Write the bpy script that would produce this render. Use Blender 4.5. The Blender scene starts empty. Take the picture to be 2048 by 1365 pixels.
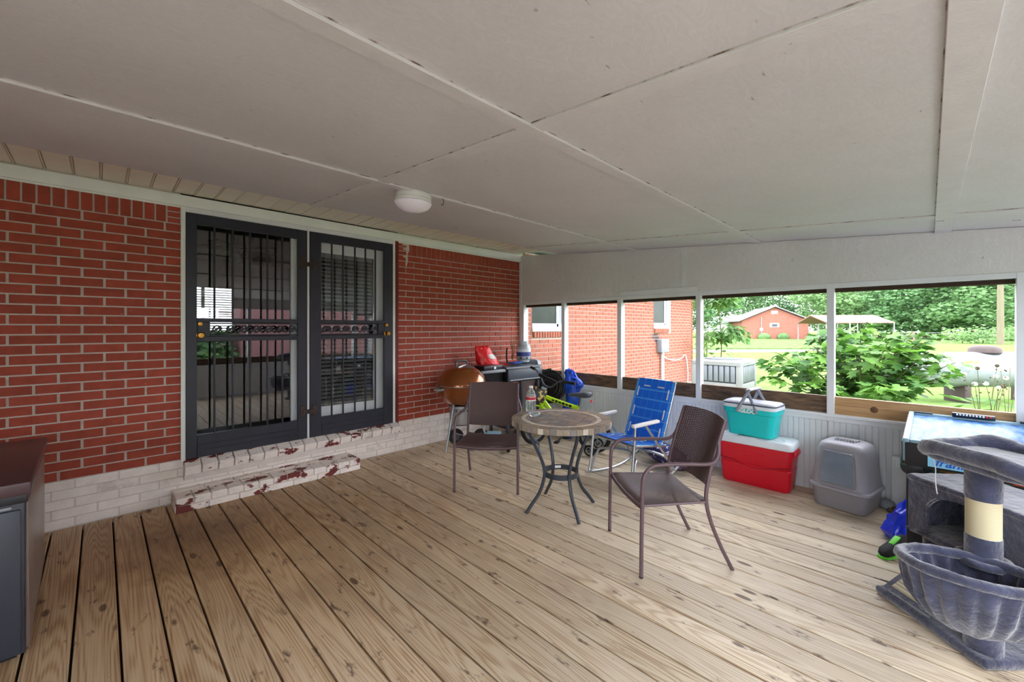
import bpy, bmesh, math, random
import numpy as np
from mathutils import Vector, Matrix, Euler
R = math.radians
random.seed(7)
rng = np.random.default_rng(7)
sc = bpy.context.scene
COL = sc.collection

# ------------------------------------------------------------------ camera, sky, exposure
D, H = 4.4, 1.443                       # camera distance from the brick wall (y = 0) and height
cam_data = bpy.data.cameras.new('camera')
cam_data.sensor_width = 36
cam_data.lens = 828 / 2048 * 36
cam_data.shift_y = -25.5 / 2048
cam_data.clip_start = .05
cam_data.clip_end = 600
cam = bpy.data.objects.new('camera', cam_data)
COL.objects.link(cam)
cam.location = (0, -D, H)
cam.rotation_euler = (R(90), 0, R(-44.8))
sc.camera = cam
world = bpy.data.worlds.new('sky'); sc.world = world; world.use_nodes = True
bg = world.node_tree.nodes['Background']
bg.inputs[0].default_value = (.885, .92, 1.0, 1)
bg.inputs[1].default_value = 2.6
sc.view_settings.view_transform = 'Standard'
sc.view_settings.look = 'None'
sc.view_settings.gamma = 1
sc.view_settings.use_curve_mapping = False
sc.view_settings.exposure = 1.85
try:
    sc.cycles.use_denoising = True
    sc.cycles.max_bounces = 10
    sc.cycles.diffuse_bounces = 7
    sc.cycles.transparent_max_bounces = 24
    sc.cycles.sample_clamp_indirect = 8
except Exception:
    pass

# ------------------------------------------------------------------ materials
def new_mat(name):
    m = bpy.data.materials.new(name); m.use_nodes = True
    return m, m.node_tree.nodes, m.node_tree.links, m.node_tree.nodes['Principled BSDF']
def N(nt, kind, **kw):
    n = nt.new(kind)
    for k, v in kw.items(): setattr(n, k, v)
    return n
def s2l(c):                              # 0-255 sRGB to linear
    return tuple((x/255/12.92 if x/255 <= .04045 else ((x/255+.055)/1.055)**2.4) for x in c) + (1,)
def math_node(nt, lk, op, a, b=None):
    n = N(nt, 'ShaderNodeMath', operation=op)
    for i, v in enumerate((a, b)):
        if v is None: continue
        if isinstance(v, (int, float)): n.inputs[i].default_value = v
        else: lk.new(v, n.inputs[i])
    return n.outputs[0]
def mixc(nt, lk, fac, a, b, blend='MIX'):
    n = N(nt, 'ShaderNodeMix', data_type='RGBA', blend_type=blend)
    for i, v in ((0, fac), (6, a), (7, b)):
        if isinstance(v, (int, float)): n.inputs[i].default_value = v
        elif isinstance(v, tuple): n.inputs[i].default_value = v
        else: lk.new(v, n.inputs[i])
    return n.outputs[2]
def ramp(nt, lk, val, stops):
    n = N(nt, 'ShaderNodeValToRGB'); cr = n.color_ramp
    while len(cr.elements) < len(stops): cr.elements.new(.5)
    for e, (p, c) in zip(cr.elements, stops):
        e.position = p; e.color = c if isinstance(c, tuple) else (c, c, c, 1)
    lk.new(val, n.inputs[0]); return n.outputs[0]
def coords(nt, lk, scale=(1, 1, 1), rnd=False, space='Object'):
    if space == 'World': src = N(nt, 'ShaderNodeNewGeometry').outputs['Position']
    else: src = N(nt, 'ShaderNodeTexCoord').outputs[space]
    if rnd:
        oi = N(nt, 'ShaderNodeObjectInfo')
        vm = N(nt, 'ShaderNodeVectorMath', operation='ADD'); lk.new(src, vm.inputs[0])
        mm = N(nt, 'ShaderNodeVectorMath', operation='SCALE'); mm.inputs[0].default_value = (13.7, 7.1, 29.3)
        lk.new(oi.outputs['Random'], mm.inputs['Scale']); lk.new(mm.outputs[0], vm.inputs[1]); src = vm.outputs[0]
    mp = N(nt, 'ShaderNodeVectorMath', operation='MULTIPLY'); mp.inputs[1].default_value = scale
    lk.new(src, mp.inputs[0]); return mp.outputs[0]
def noise(nt, lk, vec, scale, detail=3, rough=.55, dist=0):
    n = N(nt, 'ShaderNodeTexNoise'); n.inputs['Scale'].default_value = scale; n.inputs['Detail'].default_value = detail
    n.inputs['Roughness'].default_value = rough; n.inputs['Distortion'].default_value = dist
    lk.new(vec, n.inputs['Vector']); return n.outputs['Fac']
def bump(nt, lk, bs, h, strength=.3, dist=.01):
    b = N(nt, 'ShaderNodeBump'); b.inputs['Strength'].default_value = strength; b.inputs['Distance'].default_value = dist
    lk.new(h, b.inputs['Height']); lk.new(b.outputs[0], bs.inputs['Normal']); return b
def mat(name, col, rough=.5, metal=0, var=.08, vs=6, bmp=0, bs=80, rnd=0, coat=0, sheen=0, spec=.5, stretch=(1, 1, 1), dirt=None, dirt2=None, space='Object', trans=0, emit=0, ior=1.45):
    m, nt, lk, b = new_mat(name)
    c = s2l(col)
    b.inputs['Roughness'].default_value = rough; b.inputs['Metallic'].default_value = metal
    b.inputs['Specular IOR Level'].default_value = spec; b.inputs['IOR'].default_value = ior
    b.inputs['Coat Weight'].default_value = coat; b.inputs['Sheen Weight'].default_value = sheen
    b.inputs['Transmission Weight'].default_value = trans
    v = coords(nt, lk, stretch, rnd > 0, space)
    f = noise(nt, lk, v, vs, 4)
    lo = tuple(x * (1 - var) for x in c[:3]) + (1,); hi = tuple(min(1, x * (1 + var)) for x in c[:3]) + (1,)
    out = ramp(nt, lk, f, [(.3, lo), (.7, hi)])
    if rnd:
        oi = N(nt, 'ShaderNodeObjectInfo')
        hs = N(nt, 'ShaderNodeHueSaturation'); lk.new(out, hs.inputs['Color'])
        val = math_node(nt, lk, 'MULTIPLY_ADD', oi.outputs['Random'], 2 * rnd); val.node.inputs[2].default_value = 1 - rnd
        lk.new(val, hs.inputs['Value']); out = hs.outputs[0]
    for d in (dirt, dirt2):
        if d:
            dc, ds, th, soft = d[:4]
            dv = coords(nt, lk, d[4] if len(d) > 4 else (1, 1, 1), rnd > 0, d[5] if len(d) > 5 else space)
            df = ramp(nt, lk, noise(nt, lk, dv, ds, 6, .6), [(th, 0.), (th + soft, 1.)])
            out = mixc(nt, lk, df, out, s2l(dc))
    lk.new(out, b.inputs['Base Color'])
    if bmp: bump(nt, lk, b, noise(nt, lk, v, bs, 3), bmp)
    if emit:
        b.inputs['Emission Color'].default_value = c; b.inputs['Emission Strength'].default_value = emit
    return m

def wood_deck():
    m, nt, lk, b = new_mat('deck_wood')
    v = coords(nt, lk, (7.5, .45, 1), True)
    n = noise(nt, lk, v, 1.0, 1.5, .45, .15)
    fib = noise(nt, lk, coords(nt, lk, (160, 4, 1), True), 1.0, 2)
    rings = math_node(nt, lk, 'SINE', math_node(nt, lk, 'MULTIPLY', n, 150.0))
    r01 = math_node(nt, lk, 'MULTIPLY_ADD', rings, .5); r01.node.inputs[2].default_value = .5
    sxyz = N(nt, 'ShaderNodeSeparateXYZ'); lk.new(coords(nt, lk, (1, 1, 1), True), sxyz.inputs[0])
    ln_ = noise(nt, lk, coords(nt, lk, (9, .5, 1), True), 1.0, 2, .5)
    st_ = math_node(nt, lk, 'SINE', math_node(nt, lk, 'ADD', math_node(nt, lk, 'MULTIPLY', sxyz.outputs[0], 520.0), math_node(nt, lk, 'MULTIPLY', ln_, 34.0)))
    r01 = math_node(nt, lk, 'ADD', math_node(nt, lk, 'MULTIPLY', r01, .62), math_node(nt, lk, 'MULTIPLY', math_node(nt, lk, 'ADD', st_, 1.0), .17))
    r01 = math_node(nt, lk, 'ADD', r01, math_node(nt, lk, 'MULTIPLY', fib, .3))
    c = ramp(nt, lk, r01, [(.25, s2l((224, 208, 178))), (.75, s2l((206, 182, 146))), (1.15, s2l((176, 144, 106)))])
    pf = noise(nt, lk, coords(nt, lk, (3, .8, 1), True), 1.0, 3)         # tone patches within a board
    c = mixc(nt, lk, ramp(nt, lk, pf, [(.35, 0.), (.7, .5)]), c, s2l((212, 196, 172)))
    oi = N(nt, 'ShaderNodeObjectInfo')
    hs = N(nt, 'ShaderNodeHueSaturation'); lk.new(c, hs.inputs['Color'])
    val = math_node(nt, lk, 'MULTIPLY_ADD', oi.outputs['Random'], .26); val.node.inputs[2].default_value = .86
    lk.new(val, hs.inputs['Value']); hs.inputs['Saturation'].default_value = .86; c = hs.outputs[0]
    st = noise(nt, lk, coords(nt, lk, (1, 1, 1), False, 'World'), 1.3, 5, .6)   # trodden-in dirt
    c = mixc(nt, lk, ramp(nt, lk, st, [(.5, 0.), (.78, .5)]), c, s2l((136, 108, 88)))
    st2 = noise(nt, lk, coords(nt, lk, (9, 3.2, 1), False, 'World'), 1.6, 5, .65)
    c = mixc(nt, lk, ramp(nt, lk, st2, [(.6, 0.), (.68, .85)]), c, s2l((92, 70, 60)))
    wp_ = coords(nt, lk, (1, 1, 1), False, 'World')                              # big dark brown patch by the step
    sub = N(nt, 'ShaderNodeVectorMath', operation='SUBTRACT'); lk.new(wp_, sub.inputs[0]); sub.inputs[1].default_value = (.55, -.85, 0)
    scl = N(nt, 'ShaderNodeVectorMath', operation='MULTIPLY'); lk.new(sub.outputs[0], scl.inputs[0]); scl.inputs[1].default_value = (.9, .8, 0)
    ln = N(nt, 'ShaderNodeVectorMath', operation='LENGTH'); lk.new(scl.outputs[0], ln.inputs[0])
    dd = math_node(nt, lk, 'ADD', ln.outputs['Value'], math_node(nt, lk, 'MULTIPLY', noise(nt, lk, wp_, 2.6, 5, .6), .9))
    c = mixc(nt, lk, ramp(nt, lk, math_node(nt, lk, 'MULTIPLY', dd, .33), [(.25, 1.), (.95, 0.)]), c, (.74, .56, .38, 1), 'MULTIPLY')   # shade over the left floor painted in as a broad brown tint
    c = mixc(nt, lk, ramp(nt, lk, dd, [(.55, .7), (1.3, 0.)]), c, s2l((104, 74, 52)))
    vo = N(nt, 'ShaderNodeTexVoronoi'); vo.inputs['Scale'].default_value = 1.0
    lk.new(coords(nt, lk, (5.2, 1.9, 1), True), vo.inputs['Vector'])            # knots
    c = mixc(nt, lk, ramp(nt, lk, vo.outputs['Distance'], [(.07, .85), (.1, 0.)]), c, s2l((86, 55, 36)))
    lk.new(c, b.inputs['Base Color'])
    b.inputs['Roughness'].default_value = .52; b.inputs['Specular IOR Level'].default_value = .35
    bump(nt, lk, b, math_node(nt, lk, 'ADD', r01, fib), .22, .004)
    return m
def osb(name, col):
    m, nt, lk, b = new_mat(name)
    vo = N(nt, 'ShaderNodeTexVoronoi', feature='F1'); vo.inputs['Scale'].default_value = 1
    v = coords(nt, lk, (26, 60, 26)); dn = N(nt, 'ShaderNodeTexNoise'); dn.inputs['Scale'].default_value = .12
    lk.new(v, dn.inputs['Vector'])
    add = N(nt, 'ShaderNodeVectorMath', operation='MULTIPLY_ADD'); add.inputs[1].default_value = (40, 40, 40)
    lk.new(dn.outputs['Color'], add.inputs[0]); lk.new(v, add.inputs[2]); lk.new(add.outputs[0], vo.inputs['Vector'])
    fl = noise(nt, lk, coords(nt, lk, (1, 1, 1)), 1.4, 4)
    c = ramp(nt, lk, fl, [(.3, s2l(tuple(x * .955 for x in col))), (.7, s2l(col))])
    sp = noise(nt, lk, coords(nt, lk, (14, 44, 14)), 1.0, 2, .5, .4)
    c = mixc(nt, lk, ramp(nt, lk, sp, [(.735, 0.), (.77, .5)]), c, s2l((112, 96, 84)))
    sv = N(nt, 'ShaderNodeSeparateColor'); lk.new(vo.outputs['Color'], sv.inputs[0])
    hv = N(nt, 'ShaderNodeHueSaturation'); lk.new(c, hv.inputs['Color'])
    vv = math_node(nt, lk, 'MULTIPLY_ADD', sv.outputs[0], .07); vv.node.inputs[2].default_value = .95; lk.new(vv, hv.inputs['Value'])
    lk.new(hv.outputs[0], b.inputs['Base Color']); b.inputs['Roughness'].default_value = .55
    bump(nt, lk, b, sv.outputs[0], .55, .006)
    return m
def weave():
    m, nt, lk, b = new_mat('brown_weave')
    v = N(nt, 'ShaderNodeTexCoord').outputs['Object']
    sx = N(nt, 'ShaderNodeSeparateXYZ'); lk.new(v, sx.inputs[0])
    yz = math_node(nt, lk, 'ADD', sx.outputs[1], sx.outputs[2])
    p = math_node(nt, lk, 'MULTIPLY', math_node(nt, lk, 'ADD', sx.outputs[0], yz), 62)
    q = math_node(nt, lk, 'MULTIPLY', math_node(nt, lk, 'SUBTRACT', sx.outputs[0], yz), 62)
    def tri(a):
        f = math_node(nt, lk, 'FRACT', a); f = math_node(nt, lk, 'SUBTRACT', f, .5)
        return math_node(nt, lk, 'MULTIPLY', f, f)
    d = math_node(nt, lk, 'ADD', tri(p), tri(q))
    hole = math_node(nt, lk, 'LESS_THAN', d, .06)
    b.inputs['Base Color'].default_value = s2l((88, 66, 64)); b.inputs['Roughness'].default_value = .45
    bump(nt, lk, b, d, .7, .006)
    tr = N(nt, 'ShaderNodeBsdfTransparent'); mx = N(nt, 'ShaderNodeMixShader')
    lk.new(hole, mx.inputs[0]); lk.new(b.outputs[0], mx.inputs[1]); lk.new(tr.outputs[0], mx.inputs[2])
    lk.new(mx.outputs[0], nt['Material Output'].inputs[0])
    return m
def pane_glass(name, refl=1.0, tint=(1, 1, 1, 1)):
    m, nt, lk, b = new_mat(name)
    nt.remove(b)
    fr = N(nt, 'ShaderNodeFresnel'); fr.inputs[0].default_value = 1.62
    f = math_node(nt, lk, 'MULTIPLY_ADD', fr.outputs[0], refl); f.node.inputs[2].default_value = .03
    tr = N(nt, 'ShaderNodeBsdfTransparent'); tr.inputs[0].default_value = tint
    gl = N(nt, 'ShaderNodeBsdfGlossy'); gl.inputs['Roughness'].default_value = .01
    mx = N(nt, 'ShaderNodeMixShader'); lk.new(f, mx.inputs[0]); lk.new(tr.outputs[0], mx.inputs[1]); lk.new(gl.outputs[0], mx.inputs[2])
    lk.new(mx.outputs[0], nt['Material Output'].inputs[0])
    return m
def two_tone(name, c1, c2, scale, lo, hi, rough=.4, stretch=(1, 1, 1), bmp=0, sheen=0, coat=0, detail=4):
    m, nt, lk, b = new_mat(name)
    f = noise(nt, lk, coords(nt, lk, stretch), scale, detail, .6)
    lk.new(ramp(nt, lk, f, [(lo, s2l(c1)), (hi, s2l(c2))]), b.inputs['Base Color'])
    b.inputs['Roughness'].default_value = rough; b.inputs['Sheen Weight'].default_value = sheen; b.inputs['Coat Weight'].default_value = coat
    if bmp: bump(nt, lk, b, f, bmp, .02)
    return m
def leaf_mat(name, c1, c2):
    m, nt, lk, b = new_mat(name)
    oi = N(nt, 'ShaderNodeObjectInfo')
    f = noise(nt, lk, coords(nt, lk, (1, 1, 1), False, 'World'), 2.2, 3)
    f = math_node(nt, lk, 'ADD', math_node(nt, lk, 'MULTIPLY', f, .7), math_node(nt, lk, 'MULTIPLY', oi.outputs['Random'], .3))
    c = ramp(nt, lk, f, [(.3, s2l(c1)), (.7, s2l(c2))])
    lk.new(c, b.inputs['Base Color']); b.inputs['Roughness'].default_value = .55; b.inputs['Specular IOR Level'].default_value = .3
    tl = N(nt, 'ShaderNodeBsdfTranslucent'); lk.new(c, tl.inputs[0])
    mx = N(nt, 'ShaderNodeMixShader'); mx.inputs[0].default_value = .35
    lk.new(b.outputs[0], mx.inputs[1]); lk.new(tl.outputs[0], mx.inputs[2]); lk.new(mx.outputs[0], nt['Material Output'].inputs[0])
    return m
def banded(name, axis, freq, cols, rough=.4, metal=0):
    """printed stripes: colours in equal bands along one object axis"""
    m, nt, lk, b = new_mat(name)
    sx = N(nt, 'ShaderNodeSeparateXYZ'); lk.new(N(nt, 'ShaderNodeTexCoord').outputs['Object'], sx.inputs[0])
    f = math_node(nt, lk, 'FRACT', math_node(nt, lk, 'MULTIPLY', sx.outputs[axis], freq))
    n = N(nt, 'ShaderNodeValToRGB'); n.color_ramp.interpolation = 'CONSTANT'; cr = n.color_ramp
    while len(cr.elements) < len(cols): cr.elements.new(.5)
    for i, (e, c) in enumerate(zip(cr.elements, cols)): e.position = i / len(cols); e.color = s2l(c)
    lk.new(f, n.inputs[0]); lk.new(n.outputs[0], b.inputs['Base Color'])
    b.inputs['Roughness'].default_value = rough; b.inputs['Metallic'].default_value = metal
    return m

M = {}
M['brick'] = mat('red_brick', (156, 66, 47), .7, var=.16, vs=14, bmp=.35, bs=120, rnd=.10, dirt=((196, 176, 160), 26, .70, .03))
M['brick_dark'] = mat('dark_red_paint', (112, 34, 30), .55, var=.12, vs=9, bmp=.2)
M['brick_out'] = mat('house_brick', (160, 94, 74), .75, var=.14, vs=12, bmp=.2, bs=90, rnd=.10, dirt=((70, 52, 50), .9, .66, .05, (1, 1, 1), 'World'))
M['mortar'] = mat('mortar', (200, 192, 180), .85, var=.08, vs=20, bmp=.3)
M['white_brick'] = mat('painted_white_brick', (238, 228, 221), .6, var=.07, vs=12, bmp=.3, bs=70, rnd=.03, dirt=((104, 44, 40), 9, .69, .02, (1, 1, 1), 'World'), dirt2=((150, 138, 124), 3, .58, .2, (1, 1, 1), 'World'))
M['step_brick'] = mat('chipped_white_brick', (238, 228, 221), .6, var=.07, vs=12, bmp=.3, bs=70, dirt=((112, 46, 42), 5.0, .555, .02, (1, 1.6, 1.6), 'World'), dirt2=((150, 138, 126), 4, .6, .2, (1, 1, 1), 'World'))
M['white_mortar'] = mat('painted_joint', (214, 204, 196), .7, var=.06, vs=14, bmp=.25)
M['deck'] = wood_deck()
M['under'] = mat('deck_underside', (58, 42, 30), .9)
M['pencil'] = mat('pencil_grey', (120, 112, 110), .8)
M['osb'] = osb('painted_osb', (214, 212, 217))
M['batten'] = mat('ceiling_batten_paint', (210, 208, 212), .6, var=.05, vs=9, bmp=.2, dirt=((120, 96, 76), 15, .72, .04))
M['trim'] = mat('pale_trim_paint', (226, 232, 226), .5, var=.05, vs=5, bmp=.1, dirt=((150, 146, 138), 8, .7, .1))
M['white'] = mat('white_paint', (216, 219, 222), .5, var=.05, vs=4, bmp=.12, dirt=((150, 140, 130), 7, .72, .08))
M['header'] = osb('painted_header_board', (222, 221, 222))
M['soffit'] = mat('cream_vinyl', (232, 224, 210), .45, var=.04, vs=4, bmp=.05)
M['iron'] = mat('black_painted_steel', (40, 43, 54), .42, var=.15, vs=6, bmp=.08, dirt=((84, 62, 52), 7, .68, .1))
M['rust'] = mat('worn_steel', (70, 58, 54), .55, .5, var=.25, vs=20, bmp=.3)
M['brass'] = mat('aged_brass', (170, 128, 62), .32, 1, var=.15, vs=20)
M['glass'] = pane_glass('door_glass', 1.55, (.82, .84, .86, 1))
M['glass_clear'] = pane_glass('clear_pane', 1.0)
M['blind'] = mat('white_blind', (206, 206, 198), .5, var=.03)
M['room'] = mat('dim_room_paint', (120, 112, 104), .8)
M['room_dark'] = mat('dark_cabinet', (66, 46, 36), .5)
M['old_beam'] = two_tone('weathered_timber', (62, 48, 40), (126, 98, 72), 3, .35, .7, .8, (14, 2.2, 14), .3)
M['new_beam'] = two_tone('yellow_timber', (142, 106, 66), (186, 150, 104), 2.0, .3, .7, .6, (30, 1.6, 30), .15)
M['knot'] = mat('knot_wood', (92, 62, 40), .6, var=.2, vs=30)
M['dome'] = mat('frosted_dome', (226, 220, 230), .35, var=.01, emit=.02)
M['weave'] = weave()
M['brown_tube'] = mat('brown_powder_coat', (98, 78, 84), .38, var=.05, vs=30, spec=.6)
M['slate_tube'] = mat('dark_slate_steel', (52, 58, 68), .36, var=.1, vs=20)
M['stone_a'] = mat('brown_stone_tile', (146, 132, 116), .5, var=.25, vs=14, bmp=.2, rnd=.22)
M['stone_b'] = mat('slate_stone_tile', (124, 118, 114), .42, var=.3, vs=9, bmp=.2, rnd=.22)
M['stone_c'] = mat('cream_stone_tile', (212, 202, 186), .5, var=.12, vs=14, bmp=.15, rnd=.1)
M['grout'] = mat('tile_grout', (128, 116, 100), .8)
M['alu'] = mat('brushed_aluminium', (196, 200, 206), .32, 1, var=.05, vs=40)
M['galv'] = mat('galvanised_steel', (168, 172, 176), .4, .85, var=.12, vs=18)
M['blue_web'] = mat('blue_webbing', (22, 108, 226), .55, var=.06, vs=90, bmp=.1)
M['light_web'] = mat('light_blue_webbing', (70, 154, 240), .55, var=.05, vs=90)
M['white_web'] = mat('white_webbing', (222, 224, 226), .6)
M['arm_white'] = mat('white_plastic', (224, 224, 222), .4, var=.03)
M['red_plastic'] = mat('red_plastic', (206, 16, 40), .34, var=.05, vs=4, bmp=.04, bs=200, dirt=((222, 84, 92), 6, .72, .1, (3, 3, .7)))
M['red_dark'] = mat('dark_red_plastic', (150, 8, 28), .4)
M['lid_white'] = mat('cooler_lid', (218, 226, 232), .38, var=.03)
M['teal'] = mat('teal_plastic', (20, 196, 196), .4, var=.03)
M['grey_fabric'] = mat('grey_nylon', (142, 144, 156), .55, var=.1, vs=20, bmp=.3)
M['grey_handle'] = mat('grey_plastic_handle', (140, 148, 160), .4, var=.03)
M['dark_piping'] = mat('dark_piping', (52, 56, 72), .5)
M['litter'] = mat('grey_litter_plastic', (164, 162, 170), .42, var=.04, vs=4)
M['litter_low'] = mat('taupe_litter_plastic', (150, 146, 150), .42, var=.04)
M['smoke'] = mat('smoky_flap', (128, 142, 160), .1, var=.2, vs=5, coat=1.0)
M['fur'] = two_tone('blue_grey_plush', (32, 35, 58), (70, 75, 104), 14, .3, .72, .95, (1, 1, 1), .9, .8, 0, 8)
M['sisal'] = banded('sisal_rope', 2, 170, [(222, 212, 176), (200, 188, 150)], .8)
M['sisal_pad'] = banded('sisal_pad', 0, 60, [(214, 206, 178), (176, 166, 138)], .8)
M['hockey_top'] = two_tone('icy_blue_print', (26, 84, 150), (120, 158, 182), 2.6, .40, .68, .4, (2.2, 7, 1), 0, 0, 0, 6)
M['hockey_top'].node_tree.nodes['Principled BSDF'].inputs['Specular IOR Level'].default_value = .12
M['hockey_rail'] = mat('pale_blue_rail', (132, 166, 184), .3, var=.05)
M['black_board'] = mat('black_laminate', (34, 34, 38), .4, var=.1)
M['black_plastic'] = mat('black_plastic', (26, 27, 30), .4, var=.1)
M['dark_grey'] = mat('dark_grey_plastic', (74, 80, 88), .42, var=.06)
M['mid_grey'] = mat('grey_plastic', (136, 142, 148), .42, var=.05)
M['rubber'] = mat('black_rubber', (24, 24, 25), .7, var=.15)
M['hose'] = mat('black_hose', (46, 46, 48), .38, var=.1)
M['copper'] = mat('copper_enamel', (150, 82, 36), .22, .55, var=.06, coat=.7)
M['ash'] = mat('ash_catcher', (170, 174, 178), .35, .8, var=.06)
M['red_bag'] = mat('red_plastic_bag', (222, 20, 26), .3, var=.1, vs=16, bmp=.5, bs=22)
M['print_white'] = mat('white_print', (236, 236, 236), .5)
M['blue_lid'] = mat('blue_plastic', (30, 84, 170), .35)
M['can'] = mat('grey_tank_paint', (168, 176, 180), .35, .2, var=.05)
M['can_label'] = banded('blue_label', 2, 5.2, [(206, 212, 220), (34, 62, 132), (34, 62, 132), (206, 212, 220)], .4)
M['twig'] = mat('dry_twig', (140, 106, 74), .8, var=.2)
M['lime'] = mat('lime_paint', (186, 232, 22), .3, coat=.5, var=.03)
M['plate'] = two_tone('black_yellow_print', (24, 24, 26), (214, 186, 92), 22, .56, .6, .4)
M['blue_nylon'] = mat('blue_nylon', (26, 74, 190), .38, var=.18, vs=12, bmp=.6, bs=18)
M['navy_print'] = two_tone('navy_floral', (44, 38, 82), (206, 206, 222), 16, .58, .64, .8, (1, 1.6, 1.6))
M['water'] = mat('bottle_plastic', (240, 244, 250), .1, var=.01, trans=.9, ior=1.33)
M['bottle_label'] = banded('bottle_label', 2, 17, [(186, 40, 56), (226, 232, 228), (70, 150, 110), (226, 232, 228), (186, 40, 56)], .4)
M['ashtray'] = mat('clear_glass_dish', (226, 236, 238), .06, var=.01, trans=.8)
M['teal_stripe'] = banded('teal_stripes', 0, 22, [(20, 150, 182), (226, 236, 240), (20, 150, 182)], .5)
M['blue_bag'] = mat('blue_plastic_sheet', (20, 52, 216), .25, var=.14, vs=9, bmp=.6, bs=12)
M['neon'] = mat('neon_green', (110, 220, 60), .5)
M['maroon_top'] = mat('maroon_brown_top', (78, 56, 60), .28, var=.06, vs=3, stretch=(2, 20, 2))
M['navy_panel'] = mat('charcoal_panel', (56, 60, 72), .36, var=.06, stretch=(8, 8, .6))
M['tent'] = two_tone('tent_box_print', (20, 34, 34), (60, 150, 140), 7, .5, .66, .4)
M['tent_art'] = two_tone('orange_art', (190, 70, 30), (60, 40, 30), 14, .45, .55, .4)
M['sign_blue'] = mat('pale_blue_sign', (132, 196, 226), .4, var=.02)
M['ink_blue'] = mat('blue_ink', (24, 84, 176), .5)
M['ink_black'] = mat('black_ink', (18, 18, 20), .5)
M['lime_box'] = two_tone('green_box_print', (46, 110, 40), (128, 136, 140), 5, .5, .55, .4)
M['score'] = mat('scoreboard_black', (22, 24, 32), .35)
M['red_dot'] = mat('red_plastic_bead', (206, 40, 30), .4)
M['jar'] = mat('purple_jar_glass', (110, 104, 130), .15, var=.05, trans=.4)
M['cord'] = mat('white_cord', (222, 222, 226), .7)
# outdoors
def lawn_mat():
    m, nt, lk, b = new_mat('lawn_grass')
    f = noise(nt, lk, coords(nt, lk, (1, 1, 1), False, 'World'), .8, 8, .7)
    f2 = noise(nt, lk, coords(nt, lk, (1, 1, 1), False, 'World'), 14, 6, .7)
    c = ramp(nt, lk, math_node(nt, lk, 'ADD', math_node(nt, lk, 'MULTIPLY', f, .6), math_node(nt, lk, 'MULTIPLY', f2, .4)),
             [(.36, s2l((84, 110, 56))), (.62, s2l((112, 134, 80)))])
    lk.new(c, b.inputs['Base Color']); b.inputs['Roughness'].default_value = .95; b.inputs['Specular IOR Level'].default_value = 0
    bump(nt, lk, b, f2, .5, .05); return m
M['lawn'] = lawn_mat()
M['crop'] = mat('bean_field', (92, 118, 70), .95, var=.28, vs=1.6, bmp=.6, bs=6, spec=.0)
M['dirt'] = mat('pale_dirt', (134, 120, 102), .95, spec=0.0, var=.1, vs=.8, space='World', bmp=.3)
M['bounce_gravel'] = mat('pale_bounce_gravel', (206, 200, 194), .9, var=.12, vs=40, bmp=.5, bs=90)
M['concrete'] = mat('concrete', (178, 174, 166), .85, var=.1, vs=3, bmp=.2)
M['leaf'] = leaf_mat('bush_leaf', (54, 94, 40), (122, 168, 70))
M['leaf2'] = leaf_mat('sapling_leaf', (58, 98, 46), (110, 148, 74))
M['tree_a'] = leaf_mat('tree_leaf_dark', (54, 90, 58), (102, 140, 88))
M['tree_b'] = leaf_mat('tree_leaf_light', (86, 122, 74), (134, 166, 106))
M['stem'] = mat('green_stem', (96, 92, 62), .8)
M['bark'] = mat('bark', (92, 78, 66), .9, var=.2, vs=10)
M['ac'] = mat('ac_cream_metal', (150, 152, 150), .45, var=.03)
M['ac_fin'] = banded('ac_fins', 1, 60, [(150, 158, 164), (110, 118, 126)], .5)
M['ac_dark'] = mat('ac_fan_dark', (70, 74, 80), .6)
M['tank'] = two_tone('weathered_tank', (132, 138, 142), (84, 94, 90), 1.6, .52, .75, .5, (1, 1, 2.5))
M['rusty'] = mat('rusty_dome', (74, 62, 60), .7, var=.15)
M['far_brick'] = mat('far_brick', (142, 90, 76), .8, var=.1, vs=2)
M['roof_metal'] = mat('pale_metal_roof', (150, 154, 160), .5, var=.04)
M['roof_pink'] = mat('faded_red_roof', (150, 106, 98), .5, var=.05)
M['shed_red'] = mat('faded_red_siding', (138, 98, 98), .7, var=.08)
M['pole'] = mat('pole_wood', (112, 104, 84), .85, var=.12, vs=2, stretch=(4, 4, .4))
M['yellow'] = mat('yellow_plastic', (232, 196, 30), .4)
M['brown_panel'] = mat('side_grey_panel', (120, 106, 98), .3, var=.08)
M['puff'] = mat('seed_puff', (232, 228, 222), .9)
M['bud'] = mat('dry_bud', (74, 62, 44), .9)

# ------------------------------------------------------------------ mesh helpers
def link(o, parent=None):
    COL.objects.link(o)
    if parent is not None: o.parent = parent
    return o
def tag(o, label=None, cat=None, group=None, kind=None):
    for k, v in (('label', label), ('category', cat), ('group', group), ('kind', kind)):
        if v: o[k] = v
    return o
def thing(name, label, cat, loc=(0, 0, 0), rz=0, group=None, rot=None):
    o = bpy.data.objects.new(name, None); o.empty_display_size = .1; link(o)
    o.location = loc; o.rotation_euler = rot or (0, 0, R(rz))
    return tag(o, label, cat, group)
def rail(pts, n=6, closed=False):
    """smooth curve through points"""
    P = [Vector(p) for p in pts]; out = []; m = len(P)
    segs = m if closed else m - 1
    for i in range(segs):
        p0 = P[(i - 1) % m] if closed or i > 0 else P[0] * 2 - P[1]
        p1, p2 = P[i], P[(i + 1) % m]
        p3 = P[(i + 2) % m] if closed or i + 2 < m else P[-1] * 2 - P[-2]
        for k in range(n):
            t = k / n
            out.append(.5 * ((2 * p1) + (p2 - p0) * t + (2 * p0 - 5 * p1 + 4 * p2 - p3) * t * t + (3 * p1 - p0 - 3 * p2 + p3) * t ** 3))
    if not closed: out.append(P[-1])
    return out
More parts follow.
